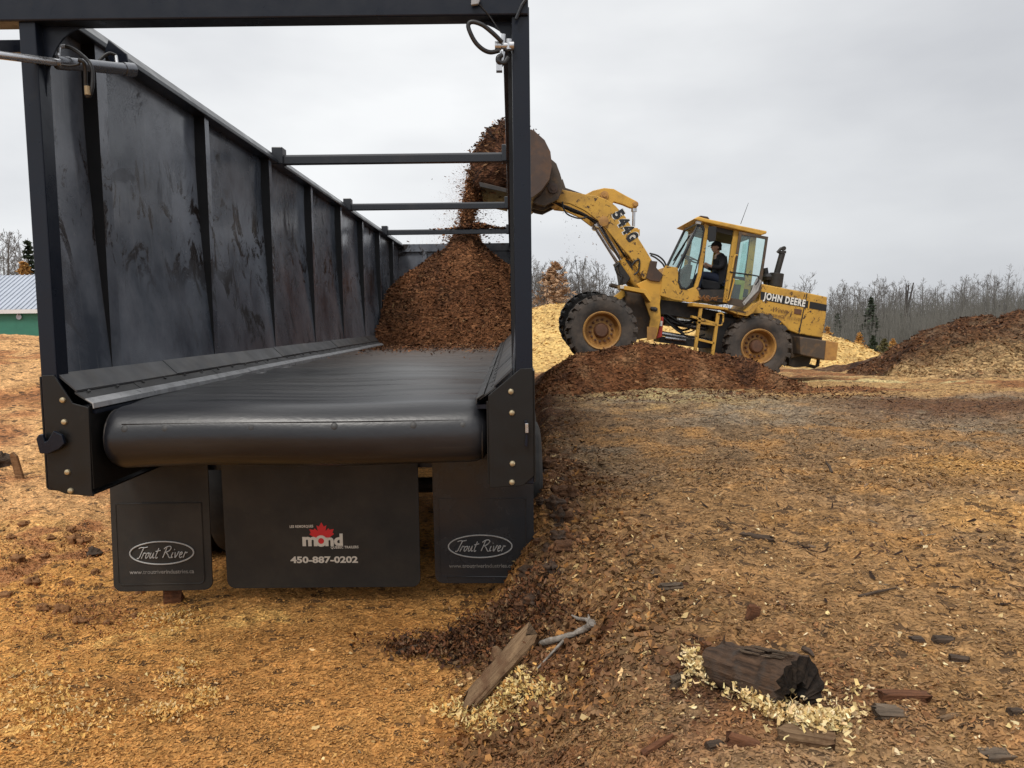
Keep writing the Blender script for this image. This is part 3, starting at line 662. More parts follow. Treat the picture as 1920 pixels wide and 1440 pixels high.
for px, top in ((1812, 524), (1885, 512), (1868, 518), (1662, 532), (1596, 545)): bare(px, top, rnd.uniform(46, 55), rnd.randrange(7), 'bare grey tree in the treeline right of the loader', 'bare grey trees right of the loader')
for i in range(70):
    px = 985+(i+rnd.random())/70*185; top = rnd.uniform(496, 548)+(15 if px > 1130 else 0)
    bare(px, top, rnd.uniform(42, 68), rnd.randrange(7), 'bare grey tree between the trailer post and the loader', 'bare grey trees between trailer and loader')
for i in range(22):
    bare(1170+i*17+rnd.uniform(-8, 8), rnd.uniform(535, 565), rnd.uniform(50, 70), rnd.randrange(7), 'bare grey tree showing under and behind the loader', 'bare grey trees behind the loader')
for px, top in ((1497, 521), (1512, 530)): bare(px, top, 60, 3 if px < 1500 else 1, 'bare grey tree peeking over the loader engine hood', 'bare grey trees over the engine hood')
for i in range(15):
    px = -40+i*7+rnd.uniform(-4, 4); bare(px, rnd.uniform(438, 490), rnd.uniform(62, 78), rnd.randrange(7), 'bare grey tree behind the green barn', 'bare grey trees behind the barn')
# trees that stand out
t_, c_ = bare_tree_mesh(9., 301, .8, .02, .25, 26, dead=True); l_, s_ = tree_at(1099, 474, 47, 9.)
plant('dead_spruce', (t_, c_), ('trunk_dark', 'trunk_dark'), l_, 'tall dead spruce with short bare limbs left of the loader boom', scale=s_)
t_, c_ = bare_tree_mesh(9., 305, .7, .02, .3, 18, dead=True); l_, s_ = tree_at(1083, 487, 50, 9.)
plant('dead_spruce', (t_, c_), ('twig_bark', 'twig_bark'), l_, 'shorter dead spruce beside the tall one, just left of it', scale=s_)
t_, c_ = conifer_mesh(8., 302, .42, 1.6, -.25, .26, .1); l_, s_ = tree_at(1040, 491, 44, 8.)
plant('tamarack_tree', (t_, c_), ('twig_bark', 'tan_needles'), l_, 'bushy tan needled tamarack beside the trailer post', scale=s_)
t_, c_ = conifer_mesh(8., 303, .2, 1., .25, .3, .2); l_, s_ = tree_at(1634, 555, 42, 8.)
plant('spruce_tree', (t_, c_), ('trunk_dark', 'spruce_needles'), l_, 'dark green spruce in the bare treeline right of the loader', scale=s_)
SPR = conifer_mesh(8., 309, .2, .9, .2, .3, .2)
t_, c_ = conifer_mesh(8., 304, .18, 1., .3, .28, .15); l_, s_ = tree_at(52, 446, 60, 8.)
plant('spruce_tree', (t_, c_), ('trunk_dark', 'spruce_needles'), l_, 'dark spruce behind the barn at the left trailer post', scale=s_)
t_, c_ = conifer_mesh(5., 306, .3, 1., .05, .34, .15); l_, s_ = tree_at(44, 487, 58, 5.)
plant('tamarack_tree', (t_, c_), ('twig_bark', 'larch_needles'), l_, 'orange tamarack just above the barn roof', scale=s_)
for px, top, D, mt, lb, nm, sd in ((1612, 622, 30, 'larch_needles', 'small orange larch beside the sawdust slope', 'larch_sapling', 1), (1552, 612, 38, 'larch_needles', 'small orange larch close behind the loader tail', 'larch_sapling', 2),
        (1637, 628, 33, 'spruce_needles', 'small green spruce between orange larch and yellow bush', 'spruce_sapling', 3), (1658, 640, 31, 'shrub_leaves', 'olive green bush at the foot of the dark pile', 'bush', 4),
        (1674, 634, 34, 'larch_needles', 'small yellow larch at the foot of the dark pile', 'larch_sapling', 5), (1590, 640, 36, 'spruce_needles', 'low green spruce rising over the sawdust slope', 'spruce_sapling', 6)):
    t_, c_ = conifer_mesh(3., 400+sd, .34 if nm != 'bush' else .5, .8, .0, .5, .1); l_, s_ = tree_at(px, top, D, 3.)
    plant(nm, (t_, c_), ('twig_bark', mt), l_, lb, scale=s_, cat='bush' if nm == 'bush' else 'tree')
for px, top, lean in ((1704, 534, .5), (1713, 530, 1.3), (1699, 532, -.3)):
    p = aty(px, top, 48); z0 = gz(p.x, 48)-.1; mb = MB(); hh = p.z-z0
    mb.tube([(p.x-lean*.5, 48, z0), (p.x-lean*.3, 48.05, z0+hh*.5), (p.x, 48, z0+hh)], [.11, .085, .035], 7)
    for k in range(6):
        t = .35+.1*k; s = rnd.choice((-1, 1)); q = V(p.x-lean*.5*(1-t), 48, z0+hh*t); mb.tube([q, q+V(s*.3, .05, .1)], [.02, .008], 4)
    o = mb.build('snag', 'trunk_dark', origin=(p.x-lean*.5, 48, z0), smooth=50)
    tag(o, {1704: 'bare dark snag, middle one of three poking above the treeline', 1713: 'bare dark snag leaning right, rightmost of three above the treeline', 1699: 'bare dark snag, leftmost of three above the treeline'}[px], 'tree')
# undergrowth: a thicket nobody could count
n = 42000; D = nr.uniform(39, 66, n); sel = nr.rand(n); px = np.where(sel < .28, nr.uniform(80, 960, n), np.where(sel < .7, nr.uniform(1500, 2050, n), np.where(sel < .93, nr.uniform(960, 1500, n), nr.uniform(-120, 80, n))))
x = (px-960)/1442*D; hgt = nr.uniform(.9, 3.4, n)*np.where(sel < .28, 1.5, 1)*(.7+.6*(fbm(x, D, .12, 2, 71)+.5)); z = zg(x, D); lean = nr.normal(0, .18, (n, 2))*hgt[:, None]; wv = nr.uniform(.006, .020, n)
ok_ = (x > -22) | (D > 56); x = x[ok_]; D = D[ok_]; z = z[ok_]; hgt = hgt[ok_]; lean = nr.normal(0, .18, (len(x), 2))*hgt[:, None]; n = len(x); wv = nr.uniform(.006, .020, n)
b0 = np.stack([x, D, z-.05], 1); b1 = b0+np.stack([lean[:, 0], lean[:, 1], hgt], 1); sx = np.stack([wv, np.zeros(n), np.zeros(n)], 1); sy = np.stack([np.zeros(n), wv, np.zeros(n)], 1)
v = np.stack([b0-sx, b0+sx, b0+sy*1.7, b1], 1).reshape(-1, 3); i = np.arange(n)[:, None]*4
f = np.stack([i+A([0, 1, 3]), i+A([1, 2, 3]), i+A([2, 0, 3])], 1).reshape(-1, 3)
for px, top, D in ((1583, 588, 50), (1606, 596, 46), (1662, 590, 52), (1690, 600, 47), (1728, 588, 56), (1760, 580, 58), (1570, 598, 44), (1720, 598, 50)):
    l_, s_ = tree_at(px, top, D, 8.); plant('spruce_tree', SPR, ('trunk_dark', 'spruce_needles'), l_, 'small dark spruce half hidden low in the bare treeline at right', 'small spruces low in the right treeline', s_, rnd.uniform(0, 6))
tag(npmesh('undergrowth', v, f, 'brush_twigs'), 'thicket of thin grey saplings along the edge of the wood', 'undergrowth', kind='stuff')

# ------------------------------------------------------------------ green barn on the left
D = 45.; r0 = aty(-40, 517, D+4); e0 = aty(0, 583, D); zb = gz(-29, D)-.2; x0, x1 = -38.5, -24.5; zr_ = r0.z; ze = e0.z
bn = thing('barn', ((x0+x1)/2, D+4, zb), 'green sided barn with a pale ribbed metal roof behind the left bank', 'building')
mb = MB(); mb.prism([(x0+.3, D+.3, zb), (x0+.3, D+.3, ze), (x0+.3, D+4, zr_-.25), (x0+.3, D+7.7, ze), (x0+.3, D+7.7, zb)], (x1-x0-.6, 0, 0)); mb.build('wall', 'green_siding', bn)
mb = MB(); mb.prism([(x0, D, ze), (x0, D, ze+.08), (x0, D+4, zr_), (x0, D+8, ze+.08), (x0, D+8, ze), (x0, D+4, zr_-.1)], (x1-x0, 0, 0))
k = x0
while k < x1:
    mb.prism([(k, D-.01, ze+.08), (k, D-.01, ze+.13), (k, D+4, zr_+.05), (k, D+4, zr_)], (.06, 0, 0)); k += .30
rf = mb.build('roof', 'roof_metal', bn)
mb = MB(); mb.box(x0-.02, x1+.02, D-.04, D-.012, ze-.16, ze+.07); mb.build('fascia', 'white_trim', rf)
q = aty(31, 594, D); mb = MB(); mb.lathe([(.16, 0), (.15, -.08), (.07, -.2), (.0, -.24)], (q.x, D+.2, q.z), (0, -1, 0), 12); mb.box(q.x-.03, q.x+.03, D+.1, D+.3, q.z+.1, q.z+.3); mb.build('wall_lamp', 'roof_metal', bn)
# ================================================================== live floor trailer (rear face on y = 4.0)
TX0, TX1 = -2.455, .109; WL, WR = -2.38, .0; TE = 17.2; RY = 4.0
tr = thing('dump_trailer', (-1.17, 4.0, 0), 'long black open top trailer with a rubber belt floor and three mud flaps', 'trailer')
RIBS = [4.58, 6.17, 7.77, 9.37, 10.97, 12.57, 14.17, 15.77]
def bow(z): # the sheet bulges outwards between floor and top rail
    t = (z-1.53)/(3.42-1.53); return .185*np.clip(t, 0, 1)**.9*(1-.40*np.clip(t, 0, 1)**3.)
def side_wall(sgn, xin):
    mb = MB(); nz = 15; ysn = [4.1]; 
    for a, b in zip([4.1]+RIBS, RIBS+[TE]):
        for k in range(1, 7): ysn.append(a+(b-a)*k/6)
    def fn(off):
        vs = []
        for y in ysn:
            near = min(abs(y-q) for q in RIBS+[4.1, TE]); puff = .022*(1-math.exp(-(near/.35)**2))
            for j in range(nz):
                z = 1.50+(3.44-1.50)*j/(nz-1); t = (z-1.5)/1.94
                vs.append((xin+sgn*(bow(z)*.72+puff*math.sin(math.pi*t)+off), y, z))
        return vs
    L = len(ysn); a = fn(0); b = fn(.012)
    q = lambda o: [(o+i*nz+j, o+(i+1)*nz+j, o+(i+1)*nz+j+1, o+i*nz+j+1) for i in range(L-1) for j in range(nz-1)]
    fs = q(0)+q(L*nz)+[(i*nz+j, i*nz+j+1, L*nz+i*nz+j+1, L*nz+i*nz+j) for i in (0, L-1) for j in range(nz-1)]
    fs += [(i*nz+j, (i+1)*nz+j, L*nz+(i+1)*nz+j, L*nz+i*nz+j) for i in range(L-1) for j in (0, nz-1)]
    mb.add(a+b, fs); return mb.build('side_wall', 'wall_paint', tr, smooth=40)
for sgn, xin in ((-1, WL), (1, WR)):
    side_wall(sgn, xin)
    for i, y in enumerate(RIBS):                   # posts: straight front, tapering into the sheet at the bottom
        mb = MB(); hw = .055 if i else .075; k = 9; pr = []
        zs_ = [1.53+(3.42-1.53)*j/(k-1) for j in range(k)]
        front = [(xin, z) for z in zs_]; back = [(xin+sgn*(bow(z)*.72+.03), z) for z in zs_]
        poly = [V(a, y, z) for a, z in front]+[V(a, y, z) for a, z in reversed(back)]
        mb.prism(poly, (0, hw*1.5, 0))
        for j in range(k-1): mb.m[2+j] = 1  # front strip keeps the wall colour, shade is painted on the sides
        mb.build('wall_rib', ['rib_side_shade', 'wall_paint'], tr)
    xo = xin+sgn*.085
    for nm, prof in (('top_rail', [(xin+sgn*-.03, 3.405), (xin+sgn*-.03, 3.435), (xin+sgn*.045, 3.525), (xo, 3.525), (xo, 3.405)]),):
        mb = MB(); mb.prism([V(a, 4.1, b) for a, b in prof], (0, TE-4.1+.08, 0)); mb.build(nm, 'rail_paint', tr, bevel=.006)
    # floor side ledge: steel plates, rubber skirt, pale wear strip
    s = -sgn
    mb = MB(); y = 4.02; j = 0
    while y < 16.9:
        L = 1.22; dz = .004*(j % 2)
        mb.prism([V(xin+s*.0, y, 1.545+dz), V(xin+s*.095, y, 1.455+dz), V(xin+s*.095, y, 1.445+dz), V(xin+s*.0, y, 1.530+dz)], (0, L+.02, 0)); y += L; j += 1
    led = mb.build('side_ledge', 'ledge_plate', tr)
    mb = MB(); y = 4.02; j = 0
    while y < 16.9:
        L = .61; dz = .003*(j % 2)
        mb.prism([V(xin+s*.085, y, 1.448+dz), V(xin+s*.172, y, 1.385+dz), V(xin+s*.172, y, 1.377+dz), V(xin+s*.085, y, 1.436+dz)], (0, L+.01, 0))
        for t in (.1, .4): mb.lathe([(.011, 0), (.009, .006), (0, .007)], V(xin+s*.105, y+t, 1.441), (s*.58, 0, .8), 7)
        y += L; j += 1
    mb.build('rubber_skirt', 'rubber_mat', tr)
    mb = MB(); y = 4.0; j = 0
    while y < 14.6:
        L = 2.45; dz = .004*(j % 2)
        mb.prism([V(xin+s*.150, y, 1.413+dz), V(xin+s*.19, y, 1.388+dz), V(xin+s*.193, y, 1.36+dz), V(xin+s*.186, y, 1.358+dz), V(xin+s*.183, y, 1.383+dz), V(xin+s*.147, y, 1.407+dz)], (0, L+.01, 0)); y += L; j += 1
    mb.build('wear_strip', 'strip_plastic' if sgn < 0 else 'rubber_mat', tr, bevel=.002)
    mb = MB(); a_ = sorted((xin+s*.002, xin+s*.188)); mb.box(a_[0], a_[1], RY+1.0, TE-.1, 1.0, 1.352); mb.box(a_[0], a_[1], RY+.03, RY+1.0, 1.33, 1.352); mb.build('side_channel', 'frame_paint', tr)
# front end wall
mb = MB(); mb.box(WL-.17, WR+.17, TE+.012, TE+.07, 1.3, 3.47); mb.box(WL-.02, WR+.02, TE-.05, TE+.010, 3.30, 3.47)
for x in (-1.9, -1.2, -.5): mb.box(x-.05, x+.05, TE-.05, TE-.002, 1.4, 3.298)
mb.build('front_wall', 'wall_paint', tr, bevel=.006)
# rear portal: posts, header, corner gussets
for x0, x1 in ((TX0, TX0+.084), (.020, TX1)):
    mb = MB(); mb.box(x0, x1, RY, RY+.11, .93, 3.36); mb.build('rear_post', 'frame_paint', tr, bevel=.006)
mb = MB(); mb.box(-2.9, TX1-.005, RY-.02, RY+.10, 3.312, 3.56); mb.build('header_beam', 'frame_paint', tr, bevel=.008)
mb = MB(); mb.box(-3.1, -2.49, RY+.3, RY+.34, 3.27, 3.335); mb.build('tailgate_edge', 'frame_paint', tr)
def gusset(x, s, rx, rz):
    mb = MB(); zt = 3.309; arc = [V(x+s*rx*(1-math.cos(a)), RY+.06, zt-rz+rz*math.sin(a)) for a in [math.pi/2*i/8 for i in range(9)]]
    mb.prism([V(x, RY+.06, zt)]+arc[:], (0, .012, 0)) if False else mb.prism(arc+[V(x, RY+.06, zt)], (0, .012, 0))
    mb.build('corner_gusset', 'frame_paint', tr)
gusset(TX0+.086, 1, .22, .34); gusset(.018, -1, .20, .15)
# lower corner boxes
def corner_box(s, xo, pxs):
    mb = MB(); poly = [aty(a, b, RY-.012) for a, b in pxs]; mb.prism(poly, (0, .012, 0))
    return mb
cb = corner_box(-1, TX0, ((78, 704), (100, 703), (136, 756), (166, 764), (172, 921), (175, 931), (122, 926), (91, 913)))
cb.box(-2.222, -2.212, RY, RY+1.15, .93, 1.372); cb.prism([V(-2.455, RY, .93), V(-2.212, RY, .90), V(-2.212, RY+1.15, .90), V(-2.455, RY+1.15, .93)], (0, 0, .01)); cb.box(-2.465, -2.455, RY, RY+1.15, .94, 1.53)
bl = cb.build('corner_box', 'box_paint', tr, bevel=.003)
cb = corner_box(1, TX1, ((915, 742), (976, 691), (999, 690), (1001, 893), (980, 911), (918, 915)))
cb.box(-.135, -.125, RY, RY+1.15, .93, 1.372); cb.box(TX1, TX1+.01, RY, RY+1.15, .94, 1.53)
brx = cb.build('corner_box', 'box_paint', tr, bevel=.003)
for par, pts in ((bl, ((118, 750), (121, 791), (127, 885), (133, 920))), (brx, ((958, 734), (960, 774), (961, 869), (960, 904)))):
    for p in pts:
        q = aty(*p, RY-.012); mb = MB(); mb.lathe([(.0155, 0), (.0155, .004), (.013, .010), (.006, .013), (0, .0135)], q, (0, -1, 0), 14); mb.build('bolt', 'bolt_brass', par, smooth=40)
# latch hook on the left, latch bar on the right
hk = [(116, 816), (100, 808), (89, 826), (84, 829), (80, 815), (72, 815), (67, 823), (74, 850), (88, 852), (110, 842), (120, 832)]
mb = MB(); mb.prism([aty(a, b, RY-.05) for a, b in hk], (0, .022, 0)); q = aty(106, 828, RY-.03); mb.lathe([(.03, 0), (.03, .04)], (q.x, RY-.03, q.z), (0, 1, 0), 14); mb.build('latch_hook', 'frame_paint', tr, bevel=.004)
mb = MB(); mb.prism([aty(a, b, RY-.04) for a, b in ((983, 790), (988, 790), (990, 812), (989, 838), (984, 836), (986, 812))], (0, .03, 0)); mb.box(.066, .082, RY-.055, RY-.02, 1.21, 1.26, 1); mb.build('latch_bar', ['frame_paint', 'steel'], tr, bevel=.002)
# belt: over the drum and along the floor
bx0, bx1 = -2.2, -.13; cy = RY+.19; cz = 1.185; rad = .172
prof = []
for i in range(13): a = -math.pi/2-.25+(math.pi+.25)*i/12; prof.append((cy-rad*math.cos(a), cz+rad*math.sin(a)))
prof = [(RY+2.2, cz-rad-.01)]+prof
for k in range(1, 90):
    y = cy+(16.9-cy)*(k/89)**1.15; z = 1.357+.022*ss(4.3, 13, y)
    z += .011*math.sin(y*8.2)*float(ss(4.8, 6, y))*float(1-ss(8.5, 11, y))*(.7+.5*math.sin(y*2.1)); prof.append((y, float(z)))
def beltpt(u, v):
    i = v*(len(prof)-1); k = min(int(i), len(prof)-2); y = prof[k][0]+(prof[k+1][0]-prof[k][0])*(i-k); z = prof[k][1]+(prof[k+1][1]-prof[k][1])*(i-k)
    u = .5-.5*math.cos(math.pi*u)
    e = min(u, 1-u)*(bx1-bx0); c = (1-(1-min(e/.11, 1.))**2.4)**(1/2.4)     # the belt rounds off at its edges over the drum
    if y < cy+.35: 
        g = float(1-ss(cy, cy+.35, y)); y = y+(cy-y)*(1-c)*.6*g; z = z+(cz-z)*(1-c)*.6*g
    z += .006*math.sin(u*9+y*1.3)
    return (bx0+(bx1-bx0)*u, y, z)
mb = MB(); mb.grid(beltpt, 81, len(prof)); blt = mb.build('conveyor_belt', 'belt_rubber', tr, smooth=70)
mb = MB(); mb.tube([(bx0+.13+i*(bx1-bx0-.26)/30, cy-rad*.87-.001, cz+rad*.494) for i in range(31)], .0022, 6)
mb.build('belt_seam', 'belt_rubber', blt)
for px in (232, 308, 470, 626, 775, 868):
    q = aty(px, 792, cy-rad*.94); mb = MB(); mb.lathe([(.019, -.012), (.019, -.002), (.014, .001), (0, .0015)], (q.x, cy-rad*.93, cz+.063), (0, -1, .38), 14); mb.build('belt_bolt', 'rubber_mat', blt, smooth=40)
mb = MB(); mb.lathe([(.15, 0), (.15, bx1-bx0-.06)], (bx0+.03, cy, cz), (1, 0, 0), 28); mb.build('drive_drum', 'loader_dark', tr, smooth=40)
# frame under the floor, axles and wheels
mb = MB()
for x in (-1.75, -.62): mb.box(x-.06, x+.06, RY+1.3, TE-.2, .80, 1.0)
for y in (4.9, 5.6, 7.2, 9, 11, 13, 15): mb.box(bx0, bx1, y-.04, y+.04, .86, .985)
mb.box(-2.3, .0, 4.72, 4.78, .93, .99); mb.build('chassis', 'frame_paint', tr)
def tyre_prof(R, r, w): return [(r, -w*.36), (r+.03, -w*.46), ((R+r)/2, -w*.5), (R-.06, -w*.47), (R-.015, -w*.40), (R, -w*.28), (R, w*.28), (R-.015, w*.40), (R-.06, w*.47), ((R+r)/2, w*.5), (r+.03, w*.46), (r, w*.36)]
for y in (6.0, 7.25, 15.3):
    mb = MB(); mb.lathe([(.06, 0), (.06, 2.2)], (-2.27, y, .5), (1, 0, 0), 12); mb.build('axle', 'loader_dark', tr)
    for x in (-2.29, -.06):
        mb = MB()
        for dx in (-.15, .15): mb.lathe([(.09, -.12), (.28, -.1), (.3, 0), (.28, .1), (.09, .12)], (x+dx, y, .5), (1, 0, 0), 24)
        wh = mb.build('wheel', 'steel', tr, smooth=40); mb = MB()
        for dx in (-.15, .15): mb.lathe(tyre_prof(.5, .29, .26), (x+dx, y, .5), (1, 0, 0), 36)
        mb.build('tyre', 'tyre_black', wh, smooth=40)
# cross bars under the open top
for y in (8.06, 11.4, 14.7):
    mb = MB(); mb.prism([V(WL, y-.042, 3.405), V(WL, y+.042, 3.405), V(WL, y+.042, 3.48), V(WL, y+.02, 3.50), V(WL, y-.02, 3.50), V(WL, y-.042, 3.478)], (WR-WL, 0, 0)) ; b_ = mb.build('cross_bar', 'rail_paint', tr, bevel=.004)
    for x in (WL-.035, WR-.075):
        mb = MB(); mb.box(x, x+.11, y-.075, y+.075, 3.40, 3.57); mb.build('bar_bracket', 'rail_paint', b_, bevel=.008)
# mud flaps
FY = 4.79
def rrect(x0, x1, z0, z1, r, top=True, n=6):
    pts = []
    for cx, cz_, a0 in ((x1-r, z0+r, -90), (x1, z1, None), (x0, z1, None), (x0+r, z0+r, 180)):
        if a0 is None: pts.append((cx, cz_))
        else: pts += [(cx+r*math.cos(math.radians(a0+90*i/n)), cz_+r*math.sin(math.radians(a0+90*i/n))) for i in range(n+1)]
    return pts
def flap(x0, x1, z0, mat, raised):
    def bend(x, z): return FY+.012*math.sin((x-x0)*5)+.02*(1-z)*math.sin(x*3)
    mb = MB(); mb.prism([V(a, FY, b) for a, b in rrect(x0, x1, z0, 1.0, .055)], (0, .012, 0))
    o = mb.build('mud_flap', mat, tr, bevel=.003)
    if raised:
        i0, i1, j0, j1 = x0+.035, x1-.05, z0+.045, .665
        pts = [V(a, FY-.002, b) for a, b in rrect(i0, i1, j0, j1, .03)]
        mb = MB(); mb.prism(pts, (0, .002, 0)); mb.tube(pts, .0045, 5, closed=True); mb.build('raised_panel', mat, o)
    return o
f1 = flap(-2.548, -1.925, .100, 'flap_rubber', True); f2 = flap(-1.842, -.600, .098, 'flap_rubber', False); f3 = flap(-.512, .128, .100, 'flap_wet', True)
def fp(px, py): return aty(px, py, FY)
def on_flap(mb, body, p0, p1, h, **k): put_text(mb, body, fp(*p0), fp(*p1), (0, 0, 1), h, (0, -1, 0), **k)
# hand lettered script, drawn as pen strokes (x along the word, y up, capital height 1)
SCRIPT = [[(0, .93), (.25, 1.02), (.62, 1.0), (.98, 1.06)], [(.55, 1.0), (.42, .55), (.30, .12), (.16, .0), (.04, .06)],
 [(.56, .0), (.66, .38), (.72, .52), (.80, .46), (.90, .52)], [(1.22, .50), (1.04, .44), (.98, .18), (1.08, .02), (1.24, .16), (1.30, .42), (1.22, .50), (1.36, .46)],
 [(1.50, .52), (1.46, .2), (1.54, .02), (1.68, .12), (1.82, .52), (1.80, .14), (1.90, .02), (2.0, .1)], [(2.26, .92), (2.16, .4), (2.14, .1), (2.24, .0), (2.36, .1)], [(2.0, .62), (2.2, .66), (2.52, .72)],
 [(3.16, .98), (3.06, .5), (2.96, .04)], [(2.86, .84), (3.1, 1.02), (3.46, 1.08), (3.66, .92), (3.50, .66), (3.2, .54), (3.12, .52)], [(3.22, .52), (3.46, .3), (3.68, .04), (3.84, .02)],
 [(3.98, .50), (3.90, .2), (3.95, .02), (4.08, .1)], [(4.06, .74), (4.09, .79)], [(4.24, .52), (4.30, .2), (4.36, .02), (4.52, .26), (4.60, .54), (4.70, .48)],
 [(4.80, .24), (4.98, .30), (5.04, .46), (4.92, .52), (4.80, .34), (4.82, .1), (4.96, .0), (5.14, .12)], [(5.26, .0), (5.34, .36), (5.40, .52), (5.50, .44), (5.62, .50)]]
def smooth_line(p, k=5):
    o = []; q = [p[0]]+p+[p[-1]]
    for i in range(1, len(q)-2):
        for j in range(k):
            t = j/k; a, b, c, d = q[i-1], q[i], q[i+1], q[i+2]
            o.append(tuple(.5*(2*b[e]+(c[e]-a[e])*t+(2*a[e]-5*b[e]+4*c[e]-d[e])*t*t+(3*b[e]-a[e]-3*c[e]+d[e])*t**3) for e in (0, 1)))
    return o+[p[-1]]
def river_logo(par, cx, cy_, wpx, tilt, mat):
    c = fp(cx, cy_); r = fp(cx+wpx/2, cy_).x-c.x; ca, sa = math.cos(tilt), math.sin(tilt)
    T = lambda u, v: V(c.x+u*ca-v*sa, FY-.007, c.z+u*sa+v*ca)
    mb = MB(); mb.tube([T(r*math.cos(a), r*.365*math.sin(a)) for a in [2*math.pi*i/56 for i in range(56)]], .0045, 6, closed=True)
    sc = r*1.56/5.62
    for st in SCRIPT:
        ln = smooth_line(st); mb.tube([T(x*sc-r*.80+.02*y, y*sc*1.25-r*.165) for x, y in ln], .0034, 5)
    return mb.build('oval_logo', mat, par)
river_logo(f1, 306, 1035, 118, math.radians(.4), 'letter_grey'); river_logo(f3, 900, 1027, 120, math.radians(.4), 'letter_grey')
mb = MB(); on_flap(mb, 'www.troutriverindustries.ca', (247, 1074), (366, 1073), .027, off=.006, bold=.012); mb.build('web_address', 'letter_emboss', f1, recalc=False)
mb = MB(); on_flap(mb, 'www.troutriverindustries.ca', (841, 1069), (962, 1067), .027, off=.006, bold=.012); mb.build('web_address', 'letter_emboss', f3, recalc=False)
mb = MB(); on_flap(mb, 'LES REMORQUES', (543, 990), (587, 989), .0165, off=.003, bold=.03, space=1.12); on_flap(mb, 'QU\u00c9BEC TRAILERS', (620, 1029), (672, 1028), .0165, off=.003, bold=.03, space=1.1)
mb.build('small_lettering', 'letter_cream', f2, recalc=False)
mb = MB(); on_flap(mb, 'm', (567, 1023), (595, 1023), .082, off=.005, bold=.045); on_flap(mb, 'nd', (610, 1023), (643, 1022), .075, off=.005, bold=.045)
cO = fp(602, 1014.5); s1 = aty(603, 1014, FY).x-aty(602, 1014, FY).x
ring = lambda r, y: [V(cO.x+r*math.cos(a), y, cO.z+r*math.sin(a)) for a in [2*math.pi*i/28 for i in range(28)]]
a_, b_ = ring(11*s1, FY-.0062), ring(5.6*s1, FY-.0062); mb.add(a_+b_, [(i, (i+1) % 28, 28+(i+1) % 28, 28+i) for i in range(28)])
mb.build('company_lettering', 'letter_cream', f2, recalc=False)
mb = MB(); on_flap(mb, '450-887-0202', (544, 1056), (671, 1055), .0415, off=.003, bold=.035); mb.build('phone_number', 'letter_cream', f2, recalc=False)
LEAF = [(0, 1), (.17, .66), (.36, .76), (.28, .30), (.50, .52), (.58, .40), (.88, .46), (.78, .16), (.90, .06), (.42, -.32), (.46, -.48), (.06, -.42), (.06, -.8)]
pts = LEAF+[(-a, b) for a, b in reversed(LEAF[1:])]; c0 = fp(603, 1003); s = 26*s1
mb = MB(); mb.add([V(c0.x+a*s, FY-.0035, c0.z+b*s*.92) for a, b in pts], [tuple(range(len(pts)))]); mb.add(ring(5.4*s1, FY-.0066), [tuple(range(28))]); mb.build('maple_leaf', 'leaf_red', f2, recalc=False)
mb = MB(); mb.box(-2.3, .0, FY-.02, FY-.002, .965, .995)
for k in range(12): mb.lathe([(.012, 0), (.008, .008), (0, .008)], V(-2.2+k*.19, FY-.02, .98), (0, -1, 0), 8)
mb.build('flap_hanger', 'frame_paint', tr)
for fl, k1, k2, xc in ((f1, -.020, .035, -2.24), (f2, .012, -.012, -1.22), (f3, .055, -.045, -.19)):     # each flap hangs a little differently
    for ob in [fl]+list(fl.children):
        for v_ in ob.data.vertices: v_.co.y += k1*(1-v_.co.z)+k2*(v_.co.x+ORG['dump_trailer'].x-xc)*(1-v_.co.z)

# tailgate cylinder with its hoses, upper left
def PY(p, y): return aty(*p, y)
a = PY((247, 131), 4.45); b = PY((108, 117), 4.08); c = PY((-60, 96), 3.72); dirv = (b-a).normalized()
mb = MB(); mb.tube([a, b], .032, 18); mb.tube([a-dirv*.012, a+dirv*.05], .037, 18); mb.tube([b-dirv*.06, b+dirv*.004], .036, 18); cyl = mb.build('lift_cylinder', 'cyl_paint', tr, smooth=40)
mb = MB(); mb.tube([b, c], .020, 14); mb.build('cylinder_rod', 'steel', cyl, smooth=40)
mb = MB(); mb.lathe([(.012, 0), (.014, .01), (.009, .03), (.005, .035)], a, -dirv, 10); mb.tube([PY((110, 112), 4.08), PY((111, 90), 4.1)], .010, 8); mb.tube([PY((111, 88), 4.1), PY((122, 87), 4.12)], .010, 8)
mb.tube([PY((219, 121), 4.4), PY((217, 105), 4.42)], .010, 8); mb.build('hose_fitting', 'steel', cyl, smooth=40)
mb = MB(); mb.prism([PY((203, 74), 4.53), PY((196, 96), 4.53), PY((216, 135), 4.53), PY((236, 138), 4.53), PY((244, 130), 4.53), PY((236, 100), 4.53)], (0, .02, 0)); mb.build('cylinder_bracket', 'frame_paint', tr, bevel=.004)
def hose(pts, r, par, y=None, mat='hose_rubber', name='hydraulic_hose'):
    p3 = [PY(p[:2], p[2]) for p in pts]; xs_ = smooth_line([(p.x, p.z) for p in p3], 6); ysm = np.interp(np.linspace(0, 1, len(xs_)), np.linspace(0, 1, len(p3)), [p.y for p in p3])
    mb = MB(); mb.tube([V(q[0], float(yy), q[1]) for q, yy in zip(xs_, ysm)], r, 9); return mb.build(name, mat, par, smooth=60)
hose([(120, 87, 4.12), (135, 91, 4.12), (155, 105, 4.12), (170, 122, 4.1), (174, 150, 4.1), (170, 175, 4.1), (163, 180, 4.1), (161, 160, 4.1), (160, 130, 4.08), (156, 116, 4.06), (146, 112, 4.05)], .010, cyl)
hose([(217, 104, 4.42), (205, 100, 4.4), (192, 108, 4.38), (184, 120, 4.36), (176, 130, 4.3)], .009, cyl)
hose([(150, 116, 4.06), (146, 121, 4.06), (130, 123, 4.06), (116, 121, 4.06)], .005, cyl)
